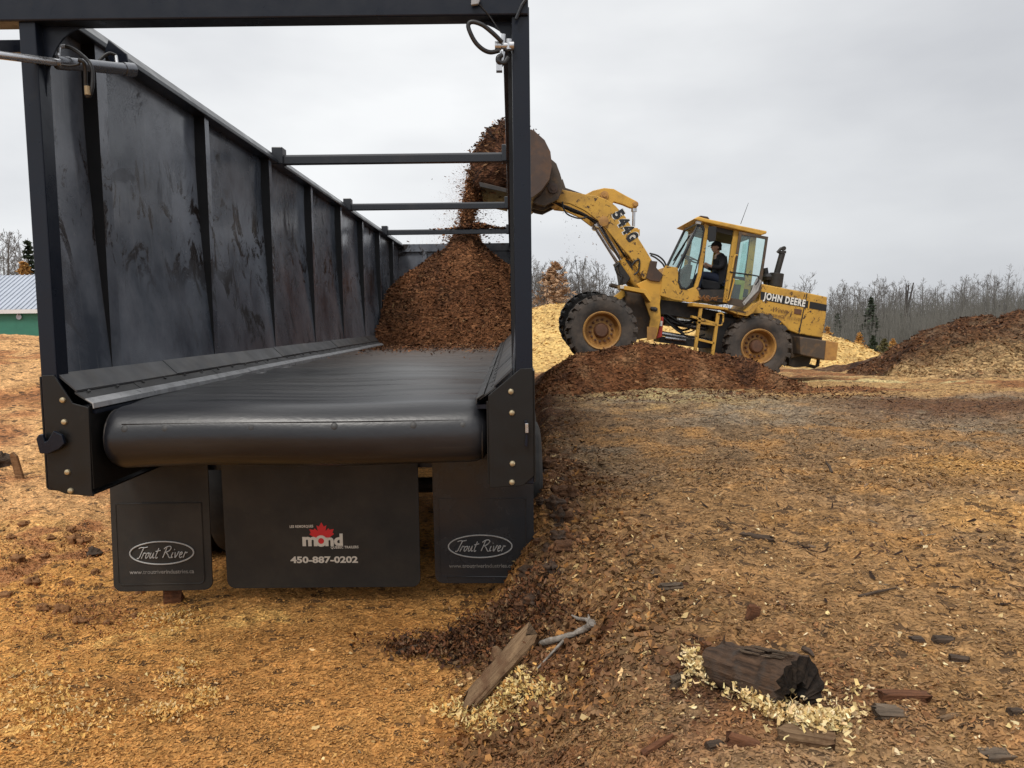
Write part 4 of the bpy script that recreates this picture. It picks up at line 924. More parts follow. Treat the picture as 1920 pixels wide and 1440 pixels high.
q = PY((164, 170), 4.09); mb = MB(); mb.lathe([(.0145, -.022), (.0145, .022)], q, (0, 0, 1), 10); mb.build('tape_wrap', 'tape', cyl)
# hoses and valve at the upper right corner
hose([(941, 79, 3.96), (925, 63, 3.94), (905, 47, 3.93), (886, 41, 3.93), (878, 47, 3.93), (882, 62, 3.93), (892, 80, 3.94), (906, 93, 3.95), (920, 98, 3.96), (936, 95, 3.97)], .011, tr)
hose([(941, 104, 3.97), (934, 108, 3.96), (935, 116, 3.96), (945, 118, 3.97), (952, 108, 3.98)], .012, tr)
mb = MB(); p = PY((943, 86), 3.98)
mb.lathe([(.022, -.04), (.022, -.01), (.016, -.008), (.016, .03), (.022, .032), (.022, .055)], p, (1, 0, 0), 12); mb.lathe([(.017, 0), (.017, .05)], p+V(.03, 0, -.02), (0, 0, 1), 10)
mb.tube([p+V(.0, 0, .0), p+V(.005, 0, .055)], .012, 8); mb.tube([p+V(0, 0, -.03), p+V(-.01, 0, -.09), p+V(-.02, 0, -.10)], .014, 8); mb.box(p.x-.035, p.x-.005, p.y-.02, p.y+.02, p.z-.125, p.z-.085); mb.build('hose_valve', 'steel', tr, smooth=40)
mb = MB(); mb.tube([PY((897, 6), 3.97), PY((918, 30), 3.98), PY((940, 62), 3.98)], .003, 5); mb.build('cable', 'hose_rubber', tr)
mb = MB(); q = PY((892, 3), 3.95); mb.prism([PY((884, -6), 3.95), PY((883, 9), 3.95), PY((897, 7), 3.95), PY((902, -6), 3.95)], (0, .02, 0)); mb.build('marker_lamp', 'strip_plastic', tr, bevel=.003)
mb = MB(); mb.tube([PY((967, 36), 3.97), PY((978, 10), 3.97), PY((990, -8), 3.97)], .008, 8); mb.build('header_brace', 'rail_paint', tr)

# ------------------------------------------------------------------ bark heaped on the belt
_ps = [aty(px, py, 15.0) for px, py in ((640, 660), (690, 590), (715, 548), (745, 522), (780, 497), (810, 476), (838, 461), (860, 428), (886, 430), (905, 465), (935, 492), (990, 530))]
belt_z = lambda x, y: 1.357+.022*ss(4.3, 13, y)+0*x
def h_tp(x, y):
    top = np.interp(x, [p.x for p in _ps], [p.z for p in _ps]); b = belt_z(x, y)
    f = np.where(y < 15, 1-np.clip((15-y)/1.95, 0, 1)**1.05*1.04, np.interp(y, [15, 15.6, 17.1], [1, 1, .55]))
    return b+np.maximum(top-b, .12)*f+fbm(x, y, 1.5, 4, 81)*.17+fbm(x, y, 6, 3, 82)*.06-.02
def c_tp(x, y):
    n = fbm(x, y, 2, 4, 83); c = mixv(np.ones_like(n)[..., None]*A((.14, .057, .024)), A((.20, .088, .038)), ss(-.1, .4, n)); return mixv(c, A((.085, .037, .017)), ss(.05, .45, -n))
tp = mound('bark_pile', WL+.02, WR-.01, 12.2, 17.15, 150, 240, h_tp, c_tp, 'mulch', 'heap of fresh brown bark lying on the trailer belt', ground=belt_z)
shreds_on('bark_shred_cover', 24000, WL+.03, WR-.03, 12.6, 16.4, h_tp, MULCH+[(1., A((.25, .115, .052)), .25)], (.03, .13), (.12, .4), tp, ground=belt_z, blend=c_tp, tilt=.55)
n = 5200; x = nr.uniform(bx0+.1, bx1-.05, n); y = 13.1-np.abs(nr.normal(0, 1.3, n)); c = pick(n, MULCH); L = nr.uniform(.015, .06, n)
v, f, cc = flakes(np.stack([x, y, belt_z(x, y)+.012], 1), np.tile(A([0, 0, 1.]), (n, 1)), L, L*.4, .3, .1, c)
tag(npmesh('bark_crumbs', v, f, 'chip', cc), 'bark crumbs spread on the belt before the heap', 'bark', kind='stuff')
# bark lying along the third cross bar
n = 900; x = np.clip(nr.normal(-.62, .28, n), -1.5, -.1); t_ = np.exp(-((x+.62)/.30)**2)*.10; P = np.stack([x, 14.7+nr.normal(0, .03, n), 3.505+t_*nr.rand(n)], 1); L = nr.uniform(.03, .09, n)
v, f, cc = flakes(P, np.tile(A([0, 0, 1.]), (n, 1)), L, L*.35, .9, .15, pick(n, MULCH)); tag(npmesh('bark_clump', v, f, 'chip', cc), 'bark caught on top of the farthest cross bar', 'bark', kind='stuff')
# ================================================================== wheel loader, side on, nose up on the mound
LY = 14.9
ld = thing('wheel_loader', (3.3, LY+1.2, .75), 'yellow articulated wheel loader with raised bucket tipping bark into the trailer', 'loader')
def q(X, Y, w=.5): return aty(*c3(X, Y), LY+w)
def pq(x, y, w=.5): return aty(x, y, LY+w)
def poly(pts, w, t, mb=None, raw=False, m=0):
    mb = mb or MB(); mb.prism([(pq if raw else q)(a, b, w) for a, b in pts], (0, t, 0), m); return mb
def part(name, pts, w, t, mat, parent=None, bevel=.008, raw=False, **k): return poly(pts, w, t, raw=raw).build(name, mat, parent or ld, bevel=bevel, **k)
def loft(mb, outer, inner, w, t, m=0):
    """ring (window frame) between two outlines of equal point count"""
    n = len(outer); O = [q(a, b, w) for a, b in outer]; I = [q(a, b, w) for a, b in inner]; e = V(0, t, 0)
    vs = O+I+[p+e for p in O]+[p+e for p in I]; fs = []
    for i in range(n):
        j = (i+1) % n; fs += [(i, j, n+j, n+i), (2*n+i, 3*n+i, 3*n+j, 2*n+j), (i, 2*n+i, 2*n+j, j), (n+i, n+j, 3*n+j, 3*n+i)]
    return mb.add(vs, fs, m)
# ---- wheels
def wheel(cx, cy_, w, R, far=False, dz=0.):
    c = pq(cx, cy_, w) if not far else pq(cx, cy_, far)+V(0, w-far, dz)
    W_ = .50; k = R/.70; s = 1
    face = 1 if w < 1 else -1                      # outward side of the dish
    ax = V(0, face, 0); c = c if w < 1 else c+V(0, W_, 0)
    mb = MB(); mb.lathe([(.365*k, .06), (.375*k, .015), (.36*k, .0), (.335*k, .012), (.325*k, .05), (.305*k, .15), (.28*k, .20), (.15*k, .185), (.15*k, .30)], c, ax, 40, cap=False); mb.lathe([(.372*k, .06), (.36*k, .47)], c, ax, 40, cap=False)
    wh = mb.build('wheel', 'rim_rust', ld, smooth=35)
    mb = MB(); mb.lathe([(.15*k, .19), (.138*k, .12), (.11*k, .09), (.03, .085), (0, .085)], c, ax, 24)
    for i in range(14):
        a = 2*math.pi*i/14+.1; mb.lathe([(.024, 0), (.024, -.03), (.014, -.035), (.014, -.055), (0, -.055)], c+V(math.cos(a)*.215*k, face*.196, math.sin(a)*.215*k), ax, 8)
    mb.build('hub', 'hub_brown', wh, smooth=35)
    mb = MB(); r = .365*k; prof = [(r, .03), (r+.04, -.0), (R*.72, -.02), (R*.86, .0), (R*.915, .035), (R*.935, .10), (R*.94, .25), (R*.935, .40), (R*.915, .465), (R*.86, .5), (R*.72, .52), (r+.04, .5), (r, .47)]
    mb.lathe(prof, c, ax, 56, cap=False)
    u = V(1, 0, 0); vv = V(0, 0, 1); nl = 21
    for i in range(nl):
        for side in (0, 1):
            a0 = 2*math.pi*(i+.5*side)/nl; P = lambda a, rr, y: c+(u*math.cos(a)+vv*math.sin(a))*rr+ax*y
            y0, y1 = ((.01, .26) if side == 0 else (.49, .24)); ys_ = -.012 if side == 0 else .512; sk = .12; hw = .060
            A_ = [P(a0-hw*.9, R*.86, ys_), P(a0+hw*.9, R*.86, ys_), P(a0+hw, R*.995, y0), P(a0-hw, R*.995, y0), P(a0+sk-hw*.7, R*1.0, y1), P(a0+sk+hw*.7, R*1.0, y1), P(a0+sk+hw*.75, R*.93, y1), P(a0+sk-hw*.75, R*.93, y1), P(a0+hw*.9, R*.83, ys_*.2+.01), P(a0-hw*.9, R*.83, ys_*.2+.01)]
            mb.add(A_, [(0, 1, 2, 3), (3, 2, 5, 4), (4, 5, 6, 7), (0, 3, 9), (1, 8, 2), (3, 4, 7, 9), (2, 8, 6, 5), (0, 9, 8, 1)])
    mb.build('tyre', 'tyre_mud' if w < 1 else 'tyre_black', wh, smooth=28)
wheel(1129, 620, 0., .70); wheel(1129, 620, 1.95, .70, far=.001, dz=.13)
wheel(1423, 650, .22, .66); wheel(1423, 650, 2.0, .66, far=.22, dz=.03)
mb = MB(); c = pq(1129, 622, .3); mb.lathe([(.13, 0), (.16, .4), (.26, .7), (.26, 1.0), (.16, 1.3), (.13, 1.7)], c, (0, 1, 0), 20); c = pq(1423, 652, .5); mb.lathe([(.13, 0), (.26, .6), (.26, .9), (.13, 1.6)], c, (0, 1, 0), 20); mb.build('axle', 'loader_grime', ld, smooth=40)
# ---- front frame, fender, pivot plates
FT = [(612, 900), (690, 868), (750, 850), (768, 880), (748, 960), (741, 1010), (747, 1090), (722, 1192), (672, 1205), (690, 1085), (662, 1005), (655, 955), (640, 930)]
mb = MB(); mb.prism([q(a, b, .52)+V(0, 1.3, 0) for a, b in FT], (0, .06, 0)); mb.build('front_frame', 'loader_yellow', ld, bevel=.01); ff = poly(FT, .52, .06).build('front_frame', 'loader_yellow', ld, bevel=.01)
part('frame_web', [(560, 930), (700, 900), (745, 900), (735, 1180), (560, 1210)], .75, .9, 'loader_grime')
mb = poly([(688, 1030), (694, 1022), (720, 1024), (730, 1033), (727, 1045), (718, 1050), (694, 1044)], .505, .02); mb.build('pin_boss', 'loader_grime', ff, bevel=.004)
mb = MB()
for px, py in ((700, 1034), (719, 1037)): mb.lathe([(.035, 0), (.035, -.02), (.02, -.03), (0, -.03)], q(px, py, .505), (0, 1, 0), 12)
mb.build('pin', 'loader_dark', ff, smooth=40)
part('frame_pad', [(672, 1130), (728, 1135), (720, 1195), (672, 1206)], .512, .01, 'rim_rust', ff, bevel=0)
part('front_fender', [(528, 905), (668, 930), (700, 985), (690, 1000), (654, 950), (530, 927)], .12, .45, 'loader_yellow', bevel=.006)
part('fender_bracket', [(480, 895), (525, 908), (520, 922), (476, 908)], .9, .4, 'loader_grime')
part('fender_brace', [(545, 925), (590, 935), (528, 985), (490, 970)], .95, .3, 'loader_yellow')
part('marker_light', [(526, 906), (548, 910), (546, 926), (527, 924)], .105, .012, 'letter_cream', bevel=.003)
# ---- lift arms with lettering
ARM = [(165, 402), (198, 386), (250, 398), (330, 414), (400, 424), (450, 442), (500, 476), (555, 536), (612, 632), (662, 712), (706, 786), (724, 850), (696, 882), (648, 872), (618, 815), (575, 748), (510, 676), (455, 606), (405, 556), (335, 503), (255, 466), (185, 458)]
mb = MB(); mb.prism([q(a, b, .60) for a, b in ARM], (0, .08, 0)); arm = mb.build('lift_arm', 'loader_worn', ld, bevel=.012)
mb = MB(); mb.prism([q(a, b, .60)+V(0, 1.1, 0) for a, b in ARM], (0, .08, 0)); mb.build('lift_arm', 'loader_worn', ld, bevel=.012)
mb = MB()
for X, Y_, r in ((185, 425, .13), (430, 520, .15), (700, 840, .13), (600, 720, .11)): mb.lathe([(r, 0), (r, 1.02)], q(X, Y_, .68), (0, 1, 0), 16)
mb.build('arm_tube', 'loader_worn', ld, smooth=40)
def arm_text(bold, off, m): 
    mb = MB(); x0 = V(*q(484, 524, .60)); x1 = V(*q(575, 672, .60)); d = x1-x0; up = V(-d.z, 0, d.x).normalized(); up = up if up.x > 0 else -up
    for i, ch in enumerate('544G'):
        a = x0+d*(i*.27-.01); b = x0+d*(i*.27+.215); put_text(mb, ch, a, b, up, .225, (0, -1, 0), off=off, bold=bold)
    return mb
arm_text(.11, .004, 0).build('model_number_edge', 'letter_white', arm, recalc=False); arm_text(.055, .008, 0).build('model_number', 'letter_black', arm, recalc=False)
mb = MB(); mb.lathe([(.10, 0), (.10, -.03), (.05, -.04), (0, -.04)], q(437, 562, .6), (0, 1, 0), 16); mb.lathe([(.06, 0), (.06, -.05), (0, -.05)], q(182, 425, .6), (0, 1, 0), 14); mb.build('arm_pin', 'rim_rust', arm, smooth=40)
part('pivot_plate', [(692, 774), (728, 778), (722, 812), (758, 850), (740, 888), (690, 882), (668, 868)], .48, .10, 'bucket_steel')
# ---- bell crank and tilt ram
BC = [(335, 418), (380, 395), (440, 381), (492, 386), (560, 424), (614, 452), (627, 474), (612, 491), (582, 488), (540, 470), (492, 456), (480, 480), (455, 470), (430, 440)]
bc = part('bell_crank', BC, 1.02, .14, 'loader_yellow', bevel=.012)
mb = MB()
for X, Y_ in ((441, 422), (608, 470)): mb.lathe([(.085 if X < 500 else .06, .2), (.085 if X < 500 else .06, -.03), (.04, -.035), (.04, -.06), (0, -.06)], q(X, Y_, 1.02), (0, 1, 0), 18)
mb.build('crank_pin', 'rim_rust', bc, smooth=40)
mb = MB(); mb.tube([q(601, 490, 1.09), q(598, 610, 1.09)], .032, 12); mb.tube([q(601, 487, 1.09), q(601, 510, 1.09)], .06, 12); tc_ = mb.build('tilt_ram', 'steel', ld, smooth=40)
mb = MB(); mb.tube([q(600, 600, 1.09), q(606, 800, 1.09)], .085, 16); mb.box(q(605, 610, 1).x-.04, q(625, 610, 1).x+.02, LY+.95, LY+1.2, q(610, 640, 1).z, q(610, 606, 1).z); mb.build('ram_barrel', 'loader_yellow', tc_, smooth=40)
part('crank_link', [(195, 385), (215, 330), (232, 380), (340, 418), (430, 440), (420, 455), (330, 440), (225, 402)], 1.04, .1, 'loader_grime')
# ---- lift rams
for w_ in (.82, 1.42):
    mb = MB(); d0 = q(408, 575, .82); d1 = q(530, 770, .82); d2 = q(640, 930, .82); o_ = V(0, w_-.82, 0)
    mb.tube([d0+o_, d1+o_], .035, 12); mb.lathe([(.07, -.06), (.07, .06)], d0+o_, (0, 1, 0), 14); r_ = mb.build('lift_ram', 'steel', ld, smooth=40)
    mb = MB(); mb.tube([d1+o_, d2+o_], .10, 16); mb.build('ram_barrel', 'loader_worn', r_, smooth=40)
mb = MB(); mb.tube([q(426, 590, .70), q(524, 765, .70)], .022, 10); mb.tube([q(456, 598, 1.2), q(560, 765, 1.2)], .022, 10); mb.build('guard_rod', 'loader_dark', ld, smooth=40)
mb = poly([(505, 785), (555, 765), (590, 780), (600, 850), (560, 900), (535, 905), (525, 845)], .74, .5); mb.build('valve_block', 'loader_dark', ld, bevel=.02)
def lhose(pts, r=.018, w=.7, mat='hose_rubber', name='hydraulic_hose'):
    ln = smooth_line(pts, 5); mb = MB(); mb.tube([q(a, b, w) for a, b in ln], r, 7); return mb.build(name, mat, ld, smooth=60)
lhose([(215, 455), (222, 495), (245, 525), (300, 545), (345, 540)], .016, .58); lhose([(165, 455), (250, 490), (330, 525), (400, 568)], .03, .72, 'loader_dark')
lhose([(175, 462), (260, 505), (340, 535), (395, 575)], .022, .80); lhose([(685, 735), (730, 748), (765, 780), (775, 820), (760, 850)], .018, .7); lhose([(690, 745), (720, 760), (755, 790), (768, 815)], .018, .9)
lhose([(520, 790), (500, 815), (520, 850), (545, 860)], .018, .72); lhose([(590, 800), (605, 780), (630, 770), (625, 830), (600, 850)], .018, .58); lhose([(540, 850), (530, 890), (545, 925), (560, 950)], .02, .72)
# ---- bucket
SP = [(978, 240), (990, 241), (1003, 247), (1021, 263), (1032, 285), (1035, 312), (1030, 337), (1015, 358), (998, 371), (985, 368), (952, 360), (950, 345), (972, 300)]
bk_w0, bk_w1 = -.12, 2.46
mb = MB(); path = [pq(a, b, bk_w0) for a, b in ((906, 346), (950, 357), (998, 371), (1015, 358), (1030, 337), (1035, 312), (1032, 285), (1021, 263), (1003, 247), (965, 239))]
inn = [];
for i, p in enumerate(path):
    t = (path[min(i+1, len(path)-1)]-path[max(i-1, 0)]).normalized(); inn.append(p+V(-t.z, 0, t.x)*.035)
mb.prism(path+inn[::-1], (0, bk_w1-bk_w0, 0)); bk = mb.build('bucket', 'bucket_steel', ld, bevel=.006)
for w_ in (bk_w0-.03, bk_w1): 
    mb = MB(); mb.prism([pq(a, b, bk_w0)+V(0, w_-bk_w0, 0) for a, b in SP], (0, .03, 0)); mb.build('side_plate', 'bucket_steel', bk, bevel=.006)
mb = MB(); mb.prism([pq(a, b, bk_w0)+V(0, -.01, 0) for a, b in ((898, 341), (950, 354), (950, 361), (900, 350))], (0, bk_w1-bk_w0+.02, 0)); mb.build('cutting_edge', 'loader_dark', bk, bevel=.004)
mb = MB(); BR = [(1031, 284), (1046, 297), (1053, 316), (1060, 340), (1050, 366), (1024, 379), (1008, 376), (1000, 371), (1015, 358), (1030, 337), (1035, 312)]
for w_ in (.35, 1.0, 1.6): mb.prism([pq(a, b, bk_w0)+V(0, w_-bk_w0, 0) for a, b in BR], (0, .09, 0))
mb.prism([pq(a, b, bk_w0)+V(0, .36-bk_w0, 0) for a, b in ((1031, 290), (1040, 300), (1042, 320), (1034, 345), (1020, 362), (1016, 357), (1030, 337), (1035, 312))], (0, 1.3, 0)); mb.build('bucket_bracket', 'loader_grime', bk, bevel=.01)
mb = MB(); mb.lathe([(.10, 0), (.10, -.03), (.05, -.035), (.05, -.05), (0, -.05)], pq(1037, 353, .34), (0, 1, 0), 16); mb.build('bucket_pin', 'bucket_steel', bk, smooth=40)
# load of bark bulging out of the bucket
LP_ = [(1000, 262), (985, 246), (965, 236), (945, 236), (925, 248), (908, 262), (897, 280), (893, 300), (892, 322), (897, 342), (925, 347), (960, 352), (995, 356), (1012, 330), (1012, 290), (1000, 262)]
lp = smooth_line([(pq(a, b, .2).x, pq(a, b, .2).z) for a, b in LP_], 6); lpa = A(lp); cen = lpa.mean(0)
def loadpt(u, v):
    i = u*(len(lp)-1); k = min(int(i), len(lp)-2); p = lpa[k]+(lpa[k+1]-lpa[k])*(i-k); y = LY+bk_w0+.04+v*(bk_w1-bk_w0-.08)
    d = (p-cen)/np.linalg.norm(p-cen); n = .05+float(fbm(A([u*9.]), A([y*2.2]), 1, 4, 91)[0])*.2*math.sin(math.pi*min(1, max(0, u))); sh = min(1., math.sin(math.pi*v)*4.)**.5
    return (cen[0]+(p[0]-cen[0])*sh+d[0]*n, y, cen[1]+(p[1]-cen[1])*sh+d[1]*n)
us = np.linspace(0, 1, 60); vs_ = np.linspace(0, 1, 50); vv = A([loadpt(a, b) for b in vs_ for a in us]); i2 = np.arange(3000).reshape(50, 60)
f = np.stack([i2[:-1, :-1], i2[:-1, 1:], i2[1:, 1:], i2[1:, :-1]], -1).reshape(-1, 4)
bl_ = npmesh('bark_load', vv, f, 'mulch', np.clip(A((.075, .034, .018))*(1+.5*nr.normal(0, 1, (3000, 1))), .01, .3), origin=(float(cen[0]), LY+1.2, float(cen[1])), smooth=True)
tag(bl_, 'dark bark heaped in the raised loader bucket and spilling over its edge', 'bark')
n = 7000; k = nr.randint(0, 3000, n); P = vv[k]+nr.normal(0, .03, (n, 3)); Nn = np.stack([P[:, 0]-cen[0], nr.normal(0, .2, n), P[:, 2]-cen[1]], 1); Nn /= np.linalg.norm(Nn, axis=1)[:, None]
L = nr.uniform(.04, .14, n); v, f, cc = flakes(P+Nn*.02, Nn, L, L*.25, .6, .15, pick(n, [(3, A((.05, .024, .014)), .3), (3, A((.09, .042, .021)), .3), (2, A((.17, .085, .04)), .3), (.6, A((.33, .2, .11)), .2)]))
o = npmesh('bark_shred_cover', v, f, 'chip', cc, parent=bl_); o['kind'] = 'stuff'
# falling stream
n = 26000; st = nr.rand(n)**.9; pts = A([(908, 300), (900, 322), (893, 342), (886, 365), (881, 392), (877, 420), (870, 452)]); hwp = A([12, 15, 13, 11, 11, 14, 36.])
cxp = np.interp(st, np.linspace(0, 1, 7), pts[:, 0]); cyp = np.interp(st, np.linspace(0, 1, 7), pts[:, 1]); hw = np.interp(st, np.linspace(0, 1, 7), hwp)
big = nr.rand(n) < .05; off = nr.normal(0, .45, n)*np.where(big, 2.2, 1)*hw*np.where(off_ := nr.rand(n) < .5, 1, 1.15)
yy = LY+.25+nr.rand(n)*1.9; c0 = A([list(aty(a, b, 15.6)) for a, b in zip(cxp[:1], cyp[:1])])
mx_ = (cxp+off-960)/1442*15.6; mz = A([aty(960, b, 15.6).z for b in (300, 452)]); mz = mz[0]+(mz[1]-mz[0])*(cyp+nr.normal(0, 3, n)-300)/152
L = np.exp(nr.uniform(np.log(.009), np.log(.085), n))*np.where(big, .9, 1); v, f, cc = flakes(np.stack([mx_, yy, mz], 1), nr.normal(0, 1, (n, 3))/1.7, L, L*nr.uniform(.2, .5, n), 1., .2, pick(n, [(3, A((.15, .066, .030)), .3), (3, A((.24, .108, .048)), .3), (2, A((.36, .18, .085)), .3), (1., A((.075, .036, .019)), .3)]))
o = npmesh('falling_bark', v, f, 'chip', cc); tag(o, 'stream of bark pouring from the bucket onto the trailer heap', 'bark', kind='stuff')
n = 16000; st = nr.rand(n); cxp = np.interp(st, np.linspace(0, 1, 7), pts[:, 0]); cyp = np.interp(st, np.linspace(0, 1, 7), pts[:, 1]); mx_ = (cxp-4+nr.normal(0, 1, n)*(16+10*st)-960)/1442*15.6; mz = A([aty(960, b, 15.6).z for b in (300, 452)]); mz = mz[0]+(mz[1]-mz[0])*(cyp+nr.normal(0, 8, n)-300)/152
L = nr.uniform(.004, .013, n); v, f, cc = flakes(np.stack([mx_, LY+nr.uniform(.1, 2.3, n), mz], 1), nr.normal(0, 1, (n, 3)), L, L*.6, 1., .1, pick(n, [(2, A((.24, .115, .055)), .3), (1, A((.36, .2, .1)), .3)])); tag(npmesh('bark_dust', v, f, 'chip', cc), 'fine dust of bark drifting round the falling stream', 'dust', kind='stuff')
n = 1100; a = nr.rand(n); ra = a < .85
px = np.where(ra, 905+nr.normal(0, 34, n), nr.uniform(1055, 1120, n)); py = np.where(ra, nr.uniform(330, 455, n), nr.uniform(375, 500, n)); yv = LY+nr.uniform(0, 2.2, n)
P = A([list(aty(b, c_, d)) for b, c_, d in zip(px, py, yv)]); L = np.exp(nr.uniform(np.log(.006), np.log(.06), n)); v, f, cc = flakes(P, nr.normal(0, 1, (n, 3)), L, L*.35, 1, .2, pick(n, MULCH)); tag(npmesh('airborne_chips', v, f, 'chip', cc), 'loose bark bits flying in the air around the bucket', 'bark', kind='stuff')
# ---- cab
CB = [(772, 800), (838, 812), (848, 925), (882, 933), (928, 916), (957, 985), (905, 1000), (815, 985), (742, 962), (755, 850)]
mb = poly(CB, .50, .05); mb.prism([q(a, b, .50)+V(0, 1.35, 0) for a, b in CB], (0, .05, 0)); mb.prism([q(a, b, .56) for a, b in ((774, 806), (800, 812), (780, 960), (745, 960), (757, 850))], (0, 1.28, 0)); cabp = mb.build('cab_panel', 'loader_worn', ld, bevel=.01)
mb = MB(); NP = {'b': [(982, 566), (1010, 573), (966, 850), (946, 920), (960, 985), (938, 962), (926, 914), (946, 850)], 'c': [(1143, 604), (1173, 611), (1120, 1006), (1083, 998)], 'd': [(1232, 638), (1264, 645), (1228, 962), (1186, 985)], 'h': [(985, 556), (1290, 628), (1288, 640), (985, 576)]}
for k, pl in NP.items(): mb.prism([q(a, b, .50)+V(0, 1.33, 0) for a, b in pl], (0, .07, 0))
mb.build('cab_frame', 'loader_worn', ld, bevel=.008); mb = MB()
for k, pl in NP.items(): mb.prism([q(a, b, .50) for a, b in pl], (0, .07, 0))
cabf = mb.build('cab_frame', 'loader_worn', ld, bevel=.008)
mb = MB(); mb.prism([q(a, b, .57) for a, b in ((1000, 580), (1235, 634), (1232, 655), (1140, 640), (1000, 606))], (0, 1.26, 0)); mb.prism([q(a, b, .57) for a, b in ((1018, 590), (1050, 596), (1042, 660), (1010, 660))], (0, .12, 0)); mb.build('headliner', 'cab_inside', ld)
mb = MB(); mb.prism([q(a, b, .55) for a, b in ((930, 950), (958, 988), (1085, 1000), (1118, 1008), (1190, 1000), (1195, 940), (1120, 930), (960, 930))], (0, 1.3, 0)); mb.build('cab_floor', 'loader_dark', ld)
mb = MB(); far = 1.30; RP = [(1062, 655), (1082, 655), (1050, 990), (1022, 985)]
mb.prism([q(a, b, .50)+V(0, 1.33, 0) for a, b in RP], (0, .06, 0)); mb.prism([q(a, b, .5)+V(0, 1.33, 0) for a, b in ((960, 850), (1240, 880), (1225, 985), (940, 985))], (0, .05, 0)); mb.build('far_sill', 'cab_inside', ld)
mb = MB(); mb.prism([q(a, b, .58) for a, b in ((1240, 655), (1256, 660), (1226, 880), (1190, 985), (1178, 985), (1205, 880))], (0, .18, 0)); mb.prism([q(a, b, .58)+V(0, 1.05, 0) for a, b in ((1240, 655), (1256, 660), (1226, 880), (1190, 985), (1178, 985), (1205, 880))], (0, .18, 0)); mb.prism([q(a, b, .58) for a, b in ((1208, 870), (1228, 870), (1205, 985), (1180, 985))], (0, 1.24, 0)); mb.build('rear_cab_wall', 'cab_rear', ld)
part('rear_side_panel', [(1128, 872), (1232, 888), (1214, 985), (1112, 1008)], .505, .04, 'cab_rear')
part('vent_grille', [(1138, 900), (1180, 905), (1165, 995), (1122, 990)], .49, .012, 'black_trim', bevel=.003); part('vent_grille', [(1196, 925), (1220, 930), (1212, 975), (1188, 970)], .49, .012, 'black_trim', bevel=.003)
mb = poly([(922, 549), (950, 534), (985, 545), (1320, 614), (1318, 627), (1288, 636), (985, 566), (945, 556)], .40, 1.62); rf = mb.build('cab_roof', 'loader_yellow', ld, bevel=.02)
part('roof_cap', [(950, 535), (962, 530), (1000, 536), (1010, 549), (985, 545)], .5, 1.4, 'bucket_steel', rf)
part('roof_light', [(930, 556), (952, 558), (950, 578), (932, 575)], 1.75, .12, 'loader_dark', rf); part('roof_light', [(940, 556), (968, 560), (962, 578), (940, 575)], .43, .12, 'letter_grey', rf)
# glass: windscreen (front), side window with rubber surround, rear quarter, far side, rear
def pane(name, pts, w, mat='window_glass', par=cabf):
    mb = MB(); mb.prism([q(a, b, w) for a, b in pts], (0, .008, 0)); return mb.build(name, mat, par)
n0, n1 = q(956, 566, .53), q(836, 812, .53); dy = V(0, 1.30, 0)
mb = MB(); t = V(.012, 0, .006); mb.add([n0, n1, n1+dy, n0+dy, n0+t, n1+t, n1+dy+t, n0+dy+t], [(0, 1, 2, 3), (4, 7, 6, 5), (0, 4, 5, 1), (1, 5, 6, 2), (2, 6, 7, 3), (3, 7, 4, 0)]); ws = mb.build('windscreen', 'windscreen_glass', ld)
mb = MB()
for a, b in ((n0, n1), (n1, n1+dy), (n1+dy, n0+dy), (n0+dy, n0)): mb.tube([a, b], .028, 6)
mb.build('screen_seal', 'black_trim', ws)
mb = MB(); mb.tube([n1.lerp(n0, .1)+V(-.03, .5, 0), n1.lerp(n0, .55)+V(-.03, .3, 0)], .012, 6); mb.tube([n1.lerp(n0, .2)+V(-.05, .55, 0), n1.lerp(n0, .72)+V(-.05, .12, 0)], .016, 6); mb.build('wiper', 'black_trim', ws)
SW = [(950, 580), (972, 580), (984, 600), (966, 720), (926, 868), (900, 915), (880, 930), (852, 922), (838, 890), (842, 830), (870, 760)]; cxy = (sum(a for a, b in SW)/len(SW), sum(b for a, b in SW)/len(SW))
SWi = [(a+(cxy[0]-a)*.13, b+(cxy[1]-b)*.055) for a, b in SW]; mb = MB(); loft(mb, SW, SWi, .485, .03); sw = mb.build('side_window_seal', 'black_trim', cabf); pane('side_window', SWi, .50)
pane('rear_quarter_window', [(1172, 625), (1236, 640), (1206, 875), (1136, 865)], .53); mb = MB(); loft(mb, [(1172, 622), (1238, 638), (1208, 880), (1136, 870)], [(1182, 640), (1226, 650), (1200, 864), (1148, 858)], .515, .04); mb.build('window_seal', 'black_trim', cabf)
mb = MB(); fw = [q(a, b, .50)+V(0, 1.36, 0) for a, b in ((985, 570), (1245, 640), (1215, 885), (900, 850), (835, 812), (950, 570))]; mb.prism(fw, (0, .008, 0)); mb.build('far_window', 'window_glass', cabf)
mb = MB(); a, b = q(1250, 660, .8), q(1216, 870, .8); mb.add([a, b, b+V(0, .75, 0), a+V(0, .75, 0), a+V(.01, 0, 0), b+V(.01, 0, 0), b+V(.01, .75, 0), a+V(.01, .75, 0)], [(0, 1, 2, 3), (4, 7, 6, 5), (0, 4, 5, 1), (1, 5, 6, 2), (2, 6, 7, 3), (3, 7, 4, 0)]); mb.build('rear_window', 'window_glass', cabf)
